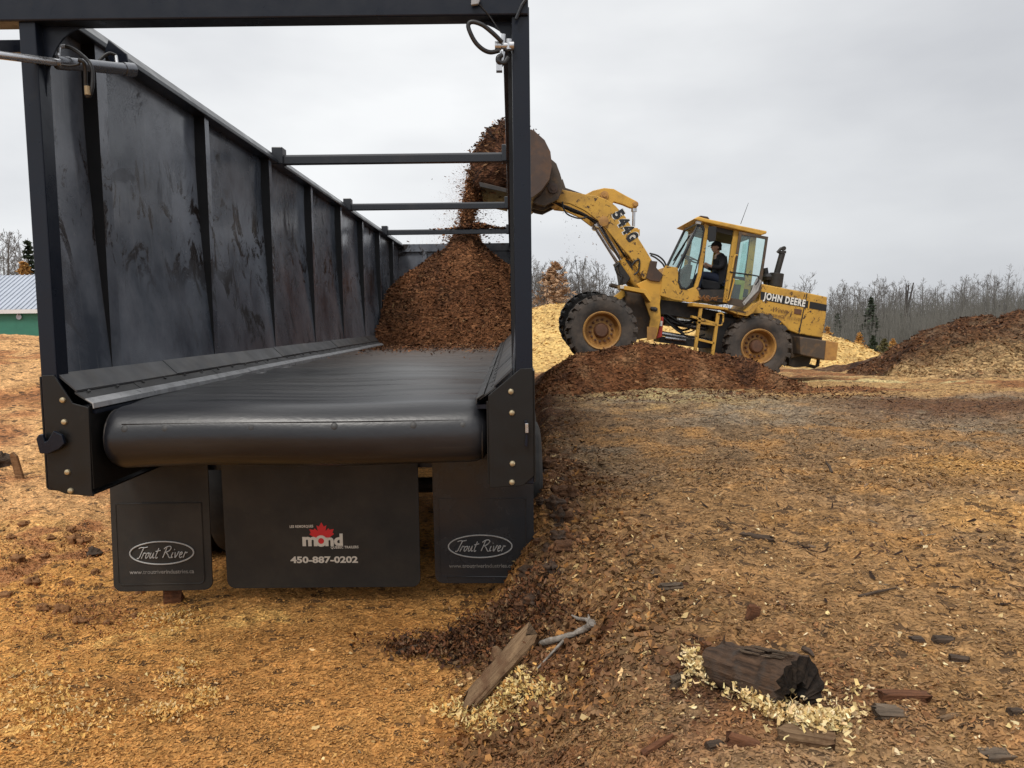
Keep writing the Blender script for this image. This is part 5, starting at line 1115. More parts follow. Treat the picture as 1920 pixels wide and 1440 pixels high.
# open door swung back flat against the side
DO = [(1170, 616), (1327, 645), (1306, 790), (1286, 935), (1258, 985), (1190, 1024), (1106, 1010), (1140, 830)]; DI = [(1183, 634), (1312, 658), (1292, 790), (1271, 905), (1240, 945), (1188, 985), (1122, 975), (1152, 830)]
mb = MB(); loft(mb, DO, DI, .40, .04); dr = mb.build('cab_door', 'loader_grime', ld, bevel=.006)
mb = MB(); mb.prism([q(a, b, .415) for a, b in DI], (0, .008, 0)); mb.build('door_glass', 'window_glass', dr)
mb = MB(); loft(mb, [(1286, 880), (1272, 935), (1244, 962), (1196, 1016), (1188, 1000), (1230, 950), (1250, 905), (1262, 880)], [(1280, 885), (1267, 930), (1240, 957), (1196, 1009), (1193, 1001), (1236, 950), (1255, 905), (1268, 885)], .385, .02)
mb.prism([q(a, b, .392) for a, b in ((1268, 862), (1290, 885), (1268, 940), (1205, 1005), (1190, 996), (1232, 950), (1246, 905))], (0, .012, 0)); mb.build('door_kick_panel', 'letter_grey', dr)
mb = MB(); mb.tube([q(1118, 835, .34), q(1165, 842, .34), q(1232, 850, .34), (q(1272, 858, .34)), q(1276, 878, .34), q(1258, 905, .34)], .014, 8); mb.build('door_handle', 'black_trim', dr, smooth=60)
mb = MB(); mb.tube([q(a, b, .36) for a, b in ((1160, 745), (1150, 742), (1143, 760), (1105, 975), (1098, 985), (1092, 975), (1098, 950))], .016, 8); mb.tube([q(a, b, .34) for a, b in ((1138, 870), (1142, 880), (1116, 985), (1108, 990))], .015, 8); mb.build('grab_rail', 'loader_worn', ld, smooth=60)
mb = poly([(1005, 590), (1046, 588), (1048, 600), (1040, 668), (1010, 672), (1000, 655)], .34, .05); mb.tube([q(1006, 580, .46), q(1012, 600, .36)], .01, 6); mb.build('mirror', 'black_trim', ld, bevel=.01)
# ---- inside the cab
sc_ = q(1040, 900, 1.15)
mb = MB(); mb.prism([q(a, b, .92) for a, b in ((975, 872), (1060, 890), (1072, 912), (1060, 935), (975, 925), (965, 895))], (0, .5, 0)); st_ = mb.build('seat', 'seat_cloth', ld, bevel=.03)
mb = MB(); mb.prism([q(a, b, .93) for a, b in ((1070, 745), (1098, 742), (1108, 770), (1100, 850), (1085, 905), (1058, 905))], (0, .48, 0)); mb.build('backrest', 'seat_cloth', st_, bevel=.03)
mb = MB(); mb.prism([q(a, b, 1.0) for a, b in ((985, 925), (1060, 935), (1070, 985), (975, 975))], (0, .34, 0)); mb.build('seat_base', 'cab_inside', st_)
swc = q(905, 765, 1.12); axw = V(.42, 0, .9).normalized(); u_ = axw.cross(V(0, 1, 0)).normalized()
mb = MB(); mb.tube([swc+u_*.20*math.cos(a)+V(0, 1, 0)*.20*math.sin(a) for a in [2*math.pi*i/24 for i in range(24)]], .015, 7, closed=True)
for a in (0, 2.1, 4.2): mb.tube([swc, swc+u_*.2*math.cos(a)+V(0, .2, 0)*math.sin(a)], .010, 6)
mb.tube([swc, q(885, 860, 1.12)], .03, 8); mb.build('steering_wheel', 'black_trim', ld, smooth=60)
part('console', [(868, 820), (900, 790), (918, 800), (900, 900), (870, 935), (850, 925)], .95, .35, 'cab_inside'); part('lever_box', [(860, 840), (905, 850), (890, 930), (850, 920)], .58, .25, 'cab_inside')
# ---- walkway, ladder
part('platform', [(918, 1000), (1000, 1012), (1105, 1028), (1180, 1050), (1215, 1046), (1262, 1000), (1280, 1003), (1245, 1055), (1215, 1075), (1160, 1064), (1100, 1040), (918, 1020)], .15, .5, 'loader_worn')
mb = MB()
for i in range(26): 
    a = 1110+i*3.8; mb.prism([q(a, 1030+(i*.75), .14), q(a+2, 1030+(i*.75)+.4, .14), q(a+2, 1040+i*.75, .14), q(a, 1040+i*.75, .14)], (0, .35, 0))
mb.build('tread_plate', 'loader_grime', ld)
mb = MB()
for i in range(60): a = nr.uniform(958, 1050); b = 985-abs(a-1005)*.12+nr.uniform(-12, 10); p_ = q(a, b, .35+nr.rand()*.2); mb.tube([p_, p_+V(nr.normal(0, .05), nr.normal(0, .04), nr.uniform(.0, .05))], .008, 4)
tag(mb.build('bark_litter', 'clod_earth', origin=q(1005, 990, .4)), 'little tangle of bark litter on the loader step below the driver', 'bark', kind='stuff')
mb = MB()
for p in (((964, 1032), (932, 1268)), ((1058, 1058), (1024, 1302))): a, b = q(*p[0], .10), q(*p[1], .10); mb.prism([a+V(-.03, 0, 0), a+V(.03, 0, 0), b+V(.03, 0, 0), b+V(-.03, 0, 0)], (0, .07, 0))
la = mb.build('ladder', 'loader_worn', ld, bevel=.006)
for p in (((916, 1070), (1046, 1108)), ((946, 1100), (1048, 1116)), ((945, 1192), (1036, 1214))):
    mb = MB(); a, b = q(*p[0], .10), q(*p[1], .10); mb.prism([a, b, b+V(0, 0, -.045), a+V(0, 0, -.045)], (0, .16, 0)); mb.build('rung', 'loader_worn', la, bevel=.004)
mb = MB(); mb.tube([q(a, b, .09) for a, b in ((1056, 1060), (1074, 1058), (1084, 1066), (1082, 1105), (1074, 1122), (1056, 1124))], .017, 8); mb.build('ladder_grab', 'loader_worn', la, smooth=60)
# ---- articulation: frame rails, shafts, hoses, red lock bar
part('centre_frame', [(742, 985), (815, 992), (905, 1004), (920, 1020), (1110, 1060), (1180, 1080), (1180, 1110), (1050, 1110), (905, 1085), (745, 1062)], .75, .95, 'loader_dark')
part('centre_beam', [(740, 1180), (800, 1190), (1110, 1210), (1110, 1250), (960, 1246), (740, 1215)], .85, .7, 'loader_dark')
part('fuel_tank', [(1040, 1075), (1180, 1090), (1150, 1270), (1040, 1300)], .5, 1.4, 'loader_dark'); part('hinge_block', [(765, 1060), (830, 1066), (838, 1130), (770, 1125)], .9, .55, 'loader_grime')
mb = MB(); mb.tube([q(740, 1165, .95), q(1060, 1215, .95)], .05, 12); mb.tube([q(750, 1100, 1.3), q(1060, 1150, 1.3)], .06, 12); mb.tube([q(770, 1190, .8), q(880, 1204, .8)], .035, 10); mb.build('drive_shaft', 'steel', ld, smooth=40)
for k in range(15):
    a0 = nr.uniform(745, 800); b0 = nr.uniform(1050, 1120); a1 = nr.uniform(860, 1010); b1 = nr.uniform(1065, 1180); sag = nr.uniform(15, 50)
    lhose([(a0, b0), ((2*a0+a1)/3, (2*b0+b1)/3+sag*.8), ((a0+2*a1)/3, (b0+2*b1)/3+sag), (a1, b1)], nr.uniform(.012, .024), nr.uniform(.65, 1.2))
part('lock_bar', [(740, 1075), (762, 1080), (752, 1185), (722, 1196), (742, 1120)], .62, .06, 'sign_red'); part('warning_label', [(743, 1098), (756, 1100), (753, 1128), (741, 1126)], .61, .008, 'letter_white', bevel=0)
# ---- engine hood
HD = [(1284, 903), (1292, 899), (1540, 948), (1646, 970), (1642, 1040), (1634, 1110), (1618, 1190), (1490, 1170), (1438, 1150), (1402, 1112), (1352, 1086), (1292, 1070), (1242, 1066), (1216, 1078), (1205, 1060), (1262, 1000), (1276, 990)]
hd = part('engine_hood', HD, .45, 1.5, 'loader_worn', bevel=.02)
st = part('hood_stripe', [(1286, 940), (1400, 963), (1530, 990), (1643, 1012), (1639, 1047), (1526, 1027), (1400, 1006), (1284, 984)], .443, .006, 'letter_black', hd, bevel=0)
mb = MB(); put_text(mb, 'JOHN DEERE', q(1298, 980, .44), q(1523, 1022, .44), (.17, 0, 1), .135, (0, -1, 0), off=.004, bold=.042, space=1.16); mb.build('maker_name', 'letter_white', st, recalc=False)
mb = MB(); mb.prism([q(a, b, .438) for a, b in ((1534, 950), (1538, 951), (1494, 1170), (1489, 1170))], (0, .008, 0)); mb.prism([q(a, b, .438) for a, b in ((1524, 1028), (1530, 990), (1535, 991), (1527, 1040))], (0, .006, 0)); mb.build('panel_gap', 'loader_dark', hd)
part('stripe_divider', [(1545, 988), (1552, 990), (1546, 1036), (1539, 1034)], .436, .006, 'loader_worn', hd, bevel=0)
mb = MB(); put_text(mb, "Weezy's", q(1340, 1046, .44), q(1450, 1064, .44), (.3, 0, 1), .10, (0, -1, 0), off=.008, bold=-.005, shear=.3); put_text(mb, 'BARK SERVICE  111-1101', q(1285, 1068, .44), q(1500, 1100, .44), (.17, 0, 1), .062, (0, -1, 0), off=.008, bold=.0); mb.build('worn_lettering', 'hub_brown', hd, recalc=False)
part('latch_plate', [(1468, 1032), (1508, 1038), (1504, 1066), (1466, 1060)], .436, .012, 'hub_brown', hd, bevel=.003)
mb = MB(); mb.tube([q(1296, 905, .5), q(1345, 915, .5), q(1518, 942, .5), q(1522, 950, .5)], .010, 6); mb.build('hood_rail', 'letter_grey', ld, smooth=60)
part('fender_lip', [(1160, 1064), (1200, 1082), (1245, 1068), (1295, 1072), (1352, 1088), (1400, 1114), (1392, 1120), (1350, 1098), (1295, 1082), (1248, 1078), (1202, 1094), (1158, 1076)], .30, .3, 'loader_worn')
part('rear_frame', [(1440, 1150), (1500, 1168), (1620, 1188), (1616, 1215), (1500, 1290), (1450, 1300), (1452, 1220)], .55, 1.3, 'loader_grime', bevel=.015)
cw = part('counterweight', [(1496, 1184), (1705, 1216), (1692, 1312), (1640, 1312), (1500, 1282)], .15, 2.1, 'loader_grime', bevel=.02)
part('counterweight_end', [(1640, 1206), (1706, 1216), (1694, 1313), (1630, 1312)], .135, 2.13, 'rim_rust', cw, bevel=.01)
part('rear_axle_guard', [(1440, 1290), (1500, 1280), (1560, 1300), (1545, 1345), (1470, 1350), (1436, 1340)], .6, 1.1, 'loader_dark')
mb = MB(); mb.tube([q(a, b, .8) for a, b in ((1440, 1335), (1500, 1330), (1578, 1348), (1592, 1340), (1598, 1300))], .035, 8); mb.prism([q(a, b, .7) for a, b in ((1500, 1270), (1520, 1275), (1512, 1320), (1498, 1318))], (0, .1, 0)); mb.build('tow_bar', 'loader_dark', ld)
mb = MB(); mb.lathe([(.07, 0), (.07, .35)], q(1320, 905, 1.1), (-.18, 0, 1), 14); mb.lathe([(.10, 0), (.19, .03), (.20, .10), (.15, .16), (0, .18)], q(1324, 888, 1.1), (-.0, 0, 1), 18); mb.build('air_cleaner', 'black_trim', ld, smooth=40)
mb = MB(); a, b, c_ = q(1362, 915, 1.0), q(1372, 842, 1.0), q(1402, 735, 1.0); mb.tube([a, b], .145, 16); mb.build('muffler', 'loader_dark', ld, smooth=40, bevel=.01)
mb = MB(); mb.tube([b, c_], .062, 12); mb.tube([c_, c_+V(-.0, 0, .05)], .075, 12); mb.tube([c_+V(-.1, 0, .02), c_+V(-.03, 0, .10), q(1408, 706, 1.0)], .03, 8); mb.lathe([(.045, -.03), (.045, .03)], q(1409, 708, 1.0), (0, 1, 0), 10); mb.build('exhaust_stack', 'loader_dark', ld, smooth=40)
mb = MB(); mb.tube([q(1177, 576, 1.4), q(1219, 462, 1.4)], [.007, .004], 5); mb.build('antenna', 'black_trim', ld)
# ================================================================== driver
def skinned(name, pts, edges, radii, mat, parent=None, origin=None, extra=None, sub=1, root=0):
    og = ORG[parent.name] if parent is not None else Vector(origin)
    me = bpy.data.meshes.new('sk'); me.from_pydata([Vector(p)-og for p in pts], edges, []); bm = bmesh.new(); bm.from_mesh(me); ly = bm.verts.layers.skin.verify()
    for v, r in zip(bm.verts, radii): v[ly].radius = (r, r) if not isinstance(r, tuple) else r
    bm.verts.ensure_lookup_table(); bm.verts[root][ly].use_root = True; bm.to_mesh(me); bm.free()
    ob = bpy.data.objects.new('sk', me); COL.objects.link(ob); ob.modifiers.new('s', 'SKIN').use_smooth_shade = True; ob.modifiers.new('b', 'SUBSURF').levels = sub
    dg = bpy.context.evaluated_depsgraph_get(); dg.update(); m2 = bpy.data.meshes.new_from_object(ob.evaluated_get(dg)); bpy.data.objects.remove(ob); m2.materials.clear(); m2.name = name
    if extra is not None:
        bm = bmesh.new(); bm.from_mesh(m2); k = len(bm.verts); nv = [bm.verts.new(Vector(p)-og) for p in extra.v]
        for f_ in extra.f:
            try: bm.faces.new([nv[i] for i in f_]).smooth = True
            except ValueError: pass
        bm.to_mesh(m2); bm.free()
    return link_mesh(name, m2, mat, parent, og)
PW = 1.15
def d7(X, Y, dy=0.): return aty(*c7(X, Y), LY+PW)+V(0, dy, 0)
hip = d7(640, 622); ch = d7(640, 500); shd = d7(628, 430); nk = d7(612, 402); hdc = d7(606, 355)
pts = [hip, d7(645, 560), ch, shd, nk]; ed = [(0, 1), (1, 2), (2, 3), (3, 4)]; rd = [.12, .115, .13, .10, .058]
def chain(frm, lst, rr):
    k = frm
    for p, r in zip(lst, rr): pts.append(p); rd.append(r); ed.append((k, len(pts)-1)); k = len(pts)-1
    return k
arms = []
for s in (-1, 1):
    wr = chain(3, [d7(636, 438, s*.17), d7(618, 525, s*.24), d7(540, 508, s*.17)], [.060, .044, .032]); hn = chain(wr, [d7(512, 494, s*.15)], [.034])
    for j, (L, oy) in enumerate(((.045, -.03), (.052, -.01), (.05, .01), (.04, .028))):
        p = d7(506, 489, s*.15+oy); chain(hn, [p+V(-.02, 0, .012), p+V(-.02-L*.5, 0, -.01), p+V(-.02-L*.3, 0, -.035)], [.010, .009, .008])
    chain(hn, [d7(514, 482, s*.15-s*.03), d7(506, 478, s*.15-s*.035)], [.011, .009])
for s in (-1, 1):
    kn = chain(0, [d7(628, 612, s*.10), d7(470, 572, s*.13)], [.085, .062]); an = chain(kn, [d7(455, 660, s*.13), d7(450, 705, s*.13)], [.055, .042]); chain(an, [d7(415, 712, s*.14)], [.036])
head = MB()
def headpt(u, v):
    th = math.pi*v; ph = 2*math.pi*u; x, y, z = math.sin(th)*math.cos(ph), math.sin(th)*math.sin(ph), math.cos(th)
    X, Y_, Z_ = x*.098, y*.076, z*.118
    if z < 0: X *= 1-.12*(-z); Y_ *= 1-.30*(-z)
    fr = max(0, -x)
    X -= .030*fr*math.exp(-((z+.10)/.16)**2-(y/.20)**2)            # nose
    X -= .012*fr*math.exp(-((z+.75)/.2)**2-(y/.4)**2)              # chin
    X += .012*fr*math.exp(-((z-.12)/.10)**2-((abs(y)-.36)/.2)**2)  # eye sockets
    X -= .010*fr*math.exp(-((z+.45)/.08)**2-(y/.35)**2)            # lips
    c_, s_ = math.cos(-.12), math.sin(-.12); return (hdc.x+X*c_-Z_*s_, hdc.y+Y_, hdc.z+X*s_+Z_*c_)
head.grid(headpt, 40, 30)
for s in (-1, 1): head.lathe([(.0, -.012), (.022, -.008), (.028, .004), (.018, .010), (0, .008)], hdc+V(.012, s*.074, -.012), (0, s, 0), 10)
psn = skinned('person', pts, ed, rd, 'skin', origin=hip, extra=head); tag(psn, 'driver in dark jacket, jeans and cap sitting at the wheel in the open loader cab', 'person')
jp = [ch+V(.02, 0, .0), hip+V(.02, 0, .06), d7(648, 560), shd+V(.01, 0, 0), nk+V(.012, 0, -.02)]; jr = [.165, .155, .155, .125, .075]; je = [(0, 2), (2, 1), (0, 3), (3, 4)]
for s in (-1, 1): k = len(jp); jp += [d7(640, 440, s*.18), d7(620, 525, s*.25), d7(548, 510, s*.175)]; jr += [.085, .068, .048]; je += [(3, k), (k, k+1), (k+1, k+2)]
skinned('jacket', jp, je, jr, 'jacket', psn)
jp = [hip]; jr = [.15]; je = []
for s in (-1, 1): k = len(jp); jp += [d7(630, 610, s*.10), d7(470, 570, s*.13), d7(456, 640, s*.13), d7(452, 692, s*.13)]; jr += [.115, .088, .076, .066]; je += [(0, k), (k, k+1), (k+1, k+2), (k+2, k+3)]
skinned('trousers', jp, je, jr, 'jeans', psn)
mb = MB(); cc_ = hdc+V(.004, 0, .03); mb.grid(lambda u, v: (cc_.x+.112*math.sin(v*1.62)*math.cos(6.2832*u), cc_.y+.090*math.sin(v*1.62)*math.sin(6.2832*u), cc_.z+.10*math.cos(v*1.62)), 24, 10)
mb.prism([cc_+V(-.085, -.06, .004), cc_+V(-.085, .06, .004), cc_+V(-.165, .045, -.012), cc_+V(-.175, 0, -.012), cc_+V(-.165, -.045, -.012)], (0, 0, .012)); mb.build('cap', 'cap_cloth', psn, smooth=50)
mb = MB(); mb.grid(lambda u, v: (hdc.x+.02+.088*math.cos(-1.75+3.5*u), hdc.y+.082*math.sin(-1.75+3.5*u), hdc.z+.05-.11*v), 20, 6); mb.build('hair', 'hair', psn, smooth=60)
# ================================================================== debris one can pick up
def on_ground(px, py, it=12):
    z = .3
    for _ in range(it):
        p = atz(px, py, z); z = .5*z+.5*gz(p.x, p.y)
    return p
def block_mesh(sx, sy, sz, jit, seed, n=6, taper=.0):
    """irregular split block: a rounded box with broken ends and ridges along the grain (x)"""
    r = np.random.RandomState(seed); vs = []; fs = []; mseg = 16
    for i in range(n+1):
        t = i/n; k = 1-taper*t; endj = .26*sx if i in (0, n) else 0
        for j in range(mseg):
            a = 2*math.pi*j/mseg; ca, sa = math.cos(a), math.sin(a); e = .55
            y = abs(ca)**e*math.copysign(1, ca)*sy/2*k; z = abs(sa)**e*math.copysign(1, sa)*sz/2*k
            rj = 1+jit*(.6*math.sin(a*3+seed)+.5*math.sin(a*7+seed*2.1)+r.uniform(-.5, .5)*.8)
            vs.append(((t-.5)*sx+r.uniform(-1, 1)*endj*.5+r.uniform(-1, 1)*sx*.01, y*rj, z*rj))
    for i in range(n):
        for j in range(mseg): fs.append((i*mseg+j, i*mseg+(j+1) % mseg, (i+1)*mseg+(j+1) % mseg, (i+1)*mseg+j))
    fs += [tuple(range(mseg))[::-1], tuple(range(n*mseg, (n+1)*mseg))]
    return vs, fs
def block(name, px, py, wpx, asp_y, asp_z, mat, label, cat, seed, rz=0., rx=0., ry=0., jit=.15, sink=.43, taper=.1):
    p = on_ground(px, py); d = (p-CAM).dot(FW); L = wpx/F*d*.92; sy, sz = L*asp_y, L*asp_z
    vs, fs = block_mesh(L, sy, sz, jit*1.5, seed, n=8, taper=taper); mb = MB(); mb.add(vs, fs); mb.v = [tuple(Vector(v)+V(p.x, p.y, gz(p.x, p.y))) for v in mb.v]; M_ = Matrix.Rotation(rz, 3, 'Z') @ Matrix.Rotation(ry, 3, 'Y') @ Matrix.Rotation(rx, 3, 'X')
    o = mb.build(name, mat, origin=(p.x, p.y, gz(p.x, p.y)), smooth=35); o.rotation_euler = M_.to_euler(); o.location.z += sz*(.5-sink); tag(o, label, cat); return o
def align(o, ax):
    """turn the object's own x axis along the grain"""
    ax = Vector(ax).normalized(); y_ = V(0, 0, 1).cross(ax).normalized(); z_ = ax.cross(y_); R_ = Matrix((ax, y_, z_)).transposed()
    for c in [o]+list(o.children): c.data.transform(R_.transposed().to_4x4())
    o.rotation_euler = R_.to_euler()
def clod(px, py, wpx, mat, label, seed, group='reddish earth clods left of the mud flap', cat='clod', name='earth_clod'):
    p = on_ground(px, py); R_ = wpx/F*(p-CAM).dot(FW)/2*.9; r = np.random.RandomState(seed); ph = r.uniform(0, 6, 6); mb = MB()
    def fn(u, v):
        th = math.pi*v; a = 2*math.pi*u; d = V(math.sin(th)*math.cos(a), math.sin(th)*math.sin(a), math.cos(th))
        k = 1+.16*math.sin(d.x*5+ph[0])+.14*math.sin(d.y*6+ph[1])+.12*math.sin(d.z*7+ph[2])+.09*math.sin(d.x*13+d.y*11+ph[3])+.07*math.sin(d.z*19+d.x*15+ph[4])+.07*math.sin(d.y*27+d.z*23+ph[5])+r.uniform(-.06, .06)
        return (p.x+d.x*R_*k, p.y+d.y*R_*k*.9, gz(p.x, p.y)+R_*.22+d.z*R_*k*.72)
    mb.grid(fn, 26, 16); o = mb.build(name, mat, origin=(p.x, p.y, gz(p.x, p.y)), smooth=70); tag(o, label, cat, group); return o
# rotten hollow log
a = on_ground(1350, 1264); b = on_ground(1490, 1322); rad = .100
a.z = gz(a.x, a.y)+.042; b.z = gz(b.x, b.y)+.060; ax = (b-a).normalized(); side = ax.cross(V(0, 0, 1)).normalized(); upv = side.cross(ax); Ll = (b-a).length+.02; rs_ = np.random.RandomState(5)
mb = MB(); ns, nt_ = 40, 30; ridge = rs_.uniform(-1, 1, ns)*.06; phs = rs_.uniform(0, 6, 8)
def logr(t, a_): 
    j = int(round(a_/(2*math.pi)*ns)) % ns; return rad*(1+ridge[j]+.05*math.sin(2*a_+phs[0]+t*2)+.03*math.sin(5*a_+phs[1]+t*5)+.035*math.sin(t*17+phs[2]+a_)+.02*math.sin(t*40+a_*3)+.05*float(fbm(A([a_*2.2]), A([t*5.]), 1, 3, 17)[0]))*(.86+.26*t)
vs = []
for i in range(nt_+1):
    t = i/nt_
    for j in range(ns):
        a_ = 2*math.pi*j/ns; r_ = logr(t, a_); c = a+ax*(Ll*t+(rs_.uniform(-.012, .012) if i in (0, nt_) else 0)); vs.append(c+(side*math.cos(a_)+upv*math.sin(a_))*r_)
fs = [(i*ns+j, i*ns+(j+1) % ns, (i+1)*ns+(j+1) % ns, (i+1)*ns+j) for i in range(nt_) for j in range(ns)]+[tuple(range(ns))[::-1]]
mb.add(vs, fs); lo = (a+b)/2; lg = mb.build('log', 'log_bark', origin=(lo.x, lo.y, gz(lo.x, lo.y)), smooth=60)
tag(lg, 'short rotten log with a charred hollow end lying on the bark at lower right', 'log')
mb = MB(); end = a+ax*Ll; hol = end+upv*(-.025)+side*.012     # hollow end: rim ring, then the cavity going in
ring0 = [vs[nt_*ns+j] for j in range(ns)]; ring1 = []; ring2 = []; ring3 = []
for j in range(ns):
    a_ = 2*math.pi*j/ns; r_ = rad*(.34+.12*math.sin(3*a_+1)+.06*math.sin(7*a_)); dv = side*math.cos(a_)+upv*math.sin(a_); low = max(0, -math.sin(a_))
    rr_ = rad*1.12*(.40+.10*math.sin(3*a_+1)+.05*math.sin(7*a_)+.62*low**3); ring1.append(hol+dv*rr_+ax*rs_.uniform(-.012, .006)); ring2.append(hol+dv*(rr_*.85)-ax*.09); ring3.append(hol+dv*rr_*.5-ax*.14)
mb.add(ring0+ring1+ring2+ring3, [(k*ns+j, k*ns+(j+1) % ns, (k+1)*ns+(j+1) % ns, (k+1)*ns+j) for k in range(3) for j in range(ns)]+[tuple(range(3*ns, 4*ns))])
for k in range(ns, len(mb.m)): mb.m[k] = 1
mb.build('hollow_end', ['rotten_end', 'cavity'], lg, recalc=False)
mb = MB()
for k in range(26):
    t = rs_.uniform(.35, .8); a_ = rs_.uniform(1.1, 2.0); c = a+ax*(Ll*t); P = c+(side*math.cos(a_)+upv*math.sin(a_))*(rad*(.89+.26*t)); l_ = rs_.uniform(.03, .09); mb.prism([P, P+ax*l_+upv*.004, P+ax*l_*.9+side*.010+upv*.006, P+side*.012+upv*.003], tuple(upv*.004))
mb.build('bark_splinter', 'weathered', lg); mb = MB()
for t, a_ in ((.16, 1.3),): P = a+ax*Ll*t+(side*math.cos(a_)+upv*math.sin(a_))*rad; mb.tube([P, P+upv*.035+ax*.008], [.006, .001], 5)
mb.build('twig_stub', 'log_bark', lg); align(lg, ax)
# slab of wood leaning on the bank, grey branch behind it
p0 = on_ground(880, 1322); p0 = V(p0.x, p0.y, p0.z+.015); p1 = on_ground(996, 1200); p1 = V(p1.x, p1.y-.04, p1.z+.05); d = p1-p0; Ls = d.length; ax = d.normalized(); sd_ = ax.cross(V(0, -.5, 1)).normalized(); up_ = sd_.cross(ax)
vs, fs = block_mesh(Ls, .085, .05, .12, 21, n=14, taper=-.28); mb = MB(); mb.add([p0+ax*(v[0]+Ls/2)+sd_*v[1]+up_*v[2] for v in vs], fs)
kn = p0+ax*Ls*.56-sd_*.035+up_*.01; sdn = -sd_ if (-sd_).x < 0 else sd_; kn = p0+ax*Ls*.56+sdn*.035; mb.tube([kn, kn+sdn*.025+V(0, 0, .022), kn+sdn*.03+V(0, 0, .042)], [.034, .027, .014], 9)
o = mb.build('wood_slab', 'slab_wood', origin=p0, smooth=35); align(o, ax); tag(o, 'weathered brown wood slab with a knot, propped on the bark edge beside the grey branch', 'wood slab')
def stick(pts, rs, mat, name, label, cat, sides=9, extra=()):
    mb = MB(); P = [on_ground(px, py)+V(0, 0, r*1.1+.012) for (px, py, Y_), r in zip(pts, rs)]; P2 = [P[0].lerp(P[0], 0)]+[P[i].lerp(P[i+1], t_)+V(rnd.uniform(-.004, .004), rnd.uniform(-.004, .004), rnd.uniform(-.003, .003)) for i in range(len(P)-1) for t_ in (.25, .5, .75, 1.)]; r2 = np.interp(np.linspace(0, len(rs)-1, len(P2)), range(len(rs)), rs); mb.tube(P2, [float(q_)*rnd.uniform(.68, .95) for q_ in r2], sides)
    for ex, er in extra: mb.tube([on_ground(px, py)+V(0, 0, .028) for px, py, Y_ in ex], list(er), 6)
    o = mb.build(name, mat, origin=P[0], smooth=50); return tag(o, label, cat)
ya = on_ground(1018, 1220).y; yb = on_ground(1112, 1190).y
stick([(1014, 1219, ya), (1042, 1212, ya+.05), (1075, 1200, ya+.12), (1098, 1190, ya+.17), (1112, 1183, ya+.19)], (.020, .019, .016, .018, .022), 'grey_wood', 'grey_branch', 'forked bleached grey branch lying against the top of the wood slab', 'branch',
      extra=(([(1110, 1184, ya+.19), (1100, 1172, ya+.22), (1084, 1170, ya+.24), (1072, 1164, ya+.26)], (.014, .010, .008, .004)), ([(1108, 1180, ya+.19), (1104, 1168, ya+.2), (1103, 1162, ya+.2)], (.010, .006, .003)), ([(1060, 1208, ya+.05), (1035, 1235, ya-.06), (1008, 1264, ya-.16)], (.008, .006, .004))))
for (x0, y0, x1, y1, r, mt, lb) in ((1560, 888, 1548, 868, .012, 'dark_wood', 'thin dark stick standing up near the golden patch on the right'), (1205, 1418, 1262, 1385, .014, 'red_wood', 'reddish brown stick half buried at the bottom edge right of centre'),
        (742, 1226, 800, 1210, .012, 'dark_wood', 'thin brown twig poking out of the dark bark lip'), (1505, 1218, 1526, 1236, .012, 'dark_wood', 'short dark twig lying just above the hollow log end'), (1610, 1120, 1680, 1105, .008, 'dark_wood', 'long thin dark twig lying on the chips above the grey block')):
    A0 = on_ground(x0, y0); B0 = on_ground(x1, y1); mb = MB(); mb.tube([A0+V(0, 0, r*.5), A0.lerp(B0, .5)+V(.006, 0, r*1.1), B0+V(0, 0, r*(1 if x0 != 1560 else 1))], [r, r*.9, r*.4], 7); tag(mb.build('stick', mt, origin=A0, smooth=50), lb, 'stick')
st0 = on_ground(38, 897); mb = MB(); t1 = aty(22, 852, st0.y-.05); mb.prism([st0+V(-.035, 0, -.1), st0+V(.05, 0, -.1), t1+V(.04, 0, -.02), t1+V(0, 0, .02), t1+V(-.025, 0, 0)], (0, .035, 0)); tag(mb.build('stake', 'stake_wood', origin=st0, bevel=.004), 'broken wooden stake standing in the sawdust at the left edge', 'stake')
clod(0, 872, 52, 'dark_wood', 'dark lump of bark at the left edge behind the wooden stake', 71, group=None, cat='bark lump', name='bark_lump')
# blocks and chunks, right foreground
block('bark_plank', 1697, 1308, 88, .22, .26, 'red_wood', 'flat reddish bark plank just above the grey bark chunk', 'bark piece', 31, rz=-.05, jit=.1)
block('bark_chunk', 1672, 1340, 66, .5, .32, 'weathered', 'blocky grey bark chunk at lower right below the reddish plank', 'bark piece', 32, rz=-.15, rx=.3)
block('bark_chunk', 1508, 1388, 96, .5, .42, 'slab_wood', 'biggest brown bark chunk lying below the hollow log end', 'bark piece', 33, rz=-.35, rx=.2)
block('bark_chunk', 1396, 1398, 62, .5, .5, 'red_wood', 'reddish split bark chunk left of the biggest brown chunk', 'bark piece', 34, rz=-.2, ry=.2)
block('bark_chunk', 1341, 1402, 36, .7, .6, 'dark_wood', 'small dark bark lump left of the reddish split chunk', 'bark piece', 35, rz=.4)
block('wood_chunk', 1412, 1158, 30, .4, 1.1, 'red_wood', 'small upright reddish wood chunk above the log', 'wood piece', 36, rz=.5, ry=.3, sink=.25)
block('wood_block', 1768, 1203, 38, .5, .52, 'dark_wood', 'dark rectangular wood block on the chips at right', 'wood piece', 37, rz=-.05, jit=.05, taper=0)
block('bark_lump', 1719, 1202, 26, .8, .6, 'dark_wood', 'small dark lump just left of the rectangular block', 'bark piece', 38)
block('bark_lump', 1797, 1236, 34, .6, .4, 'dark_wood', 'dark lump below and right of the rectangular block', 'bark piece', 39, rz=-.4)
block('bark_strip', 1420, 1012, 62, .28, .30, 'dark_wood', 'curled dark bark strip with pale end in the middle of the plain', 'bark piece', 40, rz=-.5, jit=.25)
block('bark_chunk', 1258, 1102, 44, .4, .35, 'weathered', 'ragged grey bark chunk between trailer and log', 'bark piece', 41, rz=.2, jit=.25)
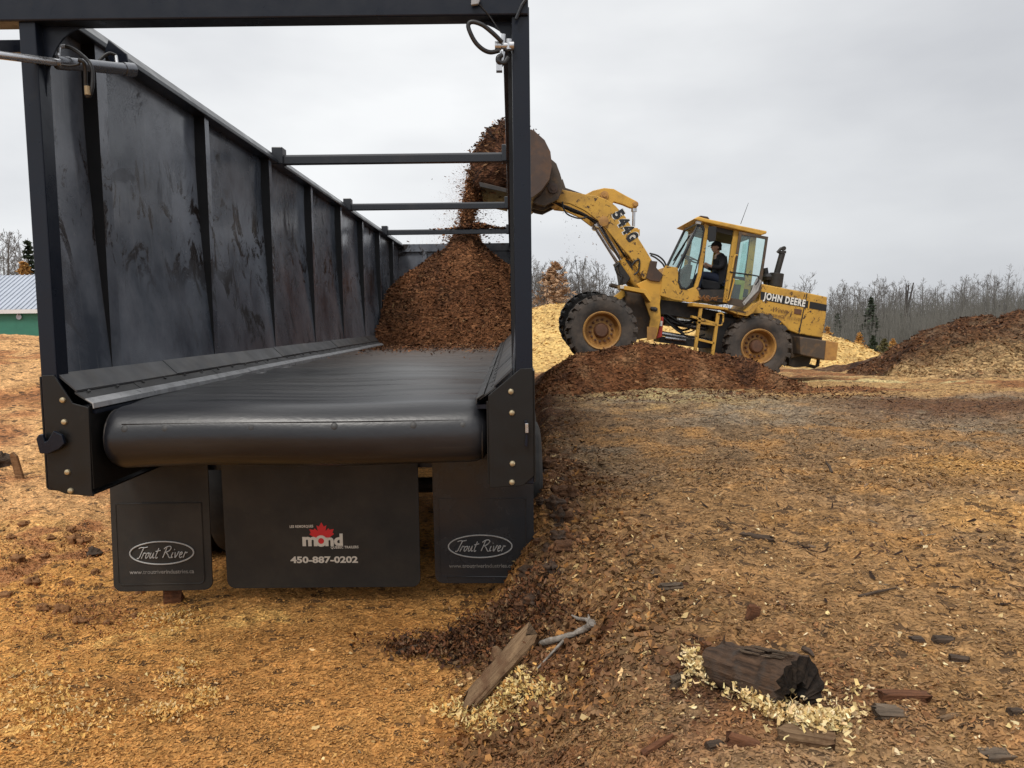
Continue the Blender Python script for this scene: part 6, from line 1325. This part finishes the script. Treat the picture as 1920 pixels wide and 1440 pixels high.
block('bark_lump', 1273, 1281, 34, .6, .7, 'weathered', 'twisted grey knot at the left foot of the log', 'bark piece', 42, rz=.6, jit=.3)
block('bark_chunk', 1868, 1420, 60, .5, .35, 'weathered', 'grey bark chunk in the lower right corner', 'bark piece', 43, rz=.1, jit=.2)
block('bark_strip', 1525, 1272, 34, .3, .4, 'log_bark', 'narrow brown bark strip against the right side of the log', 'bark piece', 44, rz=-.8)
block('bark_strip', 1780, 1347, 52, .3, .25, 'slab_wood', 'tan bark strip right of the grey chunk at lower right', 'bark piece', 45, rz=.4)
block('bark_lump', 1905, 1336, 26, .8, .6, 'dark_wood', 'dark lump at the right picture edge below the plank level', 'bark piece', 46)
block('wood_block', 326, 1127, 31, .8, 1.15, 'red_wood', 'upright reddish wood block in front of the left mud flap', 'wood piece', 47, rz=.2, jit=.06, sink=.1, taper=-.1)
clod(176, 1040, 28, 'dark_wood', 'dark grey stone like lump left of the mud flap', 50, group=None, cat='lump', name='dark_lump')
for i, (px, py, wd) in enumerate(((115, 1147, 32), (148, 1167, 27), (80, 1143, 24), (128, 1097, 20), (140, 1014, 30), (158, 1018, 26), (135, 996, 18), (200, 1170, 16), (255, 1156, 18), (170, 1162, 12), (222, 1103, 20), (262, 1112, 18), (60, 1095, 30), (35, 1050, 26), (85, 1045, 18), (178, 1075, 18), (20, 1010, 20), (95, 1010, 16), (45, 985, 18), (160, 1145, 12), (10, 1120, 26), (190, 1098, 9), (157, 1063, 10))):
    clod(px, py, wd, 'clod_earth', 'crumbly reddish clod on the sawdust left of the mud flaps', 100+i)
# dark clods along the ragged bark lip
for i in range(24):
    px = rnd.uniform(745, 1010); py = 1222-(px-745)*.05+rnd.uniform(-30, 30) if px < 930 else rnd.uniform(1120, 1215)
    clod(px, py, rnd.uniform(7, 19), 'log_bark' if i % 3 else 'clod_earth', 'dark crumb of bark earth along the ragged lip below the right mud flap', 200+i, group='dark bark crumbs along the lip', cat='bark crumb', name='bark_crumb')
for i in range(34):
    py = rnd.uniform(850, 1140); px = 1002+rnd.uniform(0, 70)-max(0, py-1000)*.25
    clod(px, py, rnd.uniform(14, 40), 'log_bark' if i % 2 else 'clod_dark', 'damp clod of dark bark on the bank edge right of the trailer flaps', 400+i, group='dark bark clods on the bank edge', cat='bark clod', name='bark_clod')
# fresh shavings piled round the log, the slab and in the sawdust
def curls(name, spots, label, tab, Lr=(.012, .034), up=.02):
    P = []
    for (px, py, rx_, ry_, n) in spots:
        n = int(n*1.7); qx = px+nr.normal(0, rx_, n); qy = py+nr.normal(0, ry_, n); d = A([list(ray(a_, b_)) for a_, b_ in zip(qx, qy)]); z = np.full(n, .3)
        for _ in range(9): t = (z-H)/d[:, 2]; z = .5*z+.5*zg(d[:, 0]*t, d[:, 1]*t)
        t = (z-H)/d[:, 2]; P.append(np.stack([d[:, 0]*t, d[:, 1]*t, zg(d[:, 0]*t, d[:, 1]*t)+nr.uniform(.002, up, n)], 1))
    P = np.concatenate(P); n = len(P); L = nr.uniform(*Lr, n); v, f, cc = flakes(P, np.tile(A([0, -.3, 1.]), (n, 1)), L, L*nr.uniform(.22, .55, n), .75, .6, pick(n, tab)); tag(npmesh(name, v, f, 'chip', cc), label, 'shavings', kind='stuff')
CRM = [(3, A((.74, .58, .30)), .1), (2, A((.62, .45, .20)), .12), (1, A((.80, .68, .42)), .08)]
curls('fresh_shavings', [(1296, 1245, 9, 8, 60), (1312, 1268, 14, 6, 60), (1345, 1282, 14, 7, 90), (1378, 1292, 14, 10, 130), (1412, 1316, 14, 9, 110), (1448, 1342, 12, 8, 100), (1500, 1358, 16, 6, 110), (1535, 1366, 20, 8, 170), (1568, 1366, 14, 7, 70), (1285, 1300, 5, 4, 10), (1440, 1330, 75, 34, 60), (1560, 1350, 45, 26, 50)], 'heap of pale curled shavings around the rotten log', CRM, up=.05)
curls('fresh_shavings', [(955, 1288, 14, 9, 110), (985, 1300, 26, 12, 130), (930, 1325, 25, 9, 150), (900, 1350, 28, 14, 150), (1020, 1300, 16, 12, 60), (975, 1262, 12, 8, 30), (850, 1335, 20, 8, 60), (960, 1310, 70, 35, 90)], 'spill of pale shavings at the foot of the wood slab', [(3, A((.60, .43, .17)), .12), (2, A((.70, .54, .26)), .1), (2, GOLD_L, .15)])
curls('fresh_shavings', [(305, 1340, 24, 8, 260), (385, 1314, 14, 10, 220), (330, 1285, 20, 6, 150), (350, 1250, 12, 4, 80), (320, 1165, 30, 8, 200), (60, 1300, 50, 30, 260), (130, 1350, 50, 25, 240)], 'pale yellow shaving heaps on the golden sawdust', [(3, GOLD_L*1.1, .12), (1, PALE, .12)], Lr=(.012, .03), up=.035)

curls('bark_crumble', [(830, 1214, 55, 14, 420), (780, 1222, 30, 7, 160), (900, 1200, 40, 20, 420), (960, 1160, 40, 20, 520), (1010, 1120, 30, 30, 400), (885, 1240, 30, 16, 160)], 'crumbled dark bark along the ragged lip below the right mud flap', [(3, DARK*1.5, .35), (.8, BLACKB, .3), (2, RED*.75, .3), (1, BROWN*.7, .3)], Lr=(.010, .036), up=.05)
curls('earth_crumble', [(90, 1130, 70, 50, 500), (150, 1020, 30, 20, 300), (40, 1040, 40, 40, 350), (180, 1150, 50, 20, 200)], 'reddish crumbs strewn over the sawdust left of the mud flaps', [(3, REDTAN, .3), (2, RED, .3), (1, DARK*1.5, .3)], Lr=(.008, .024), up=.02)
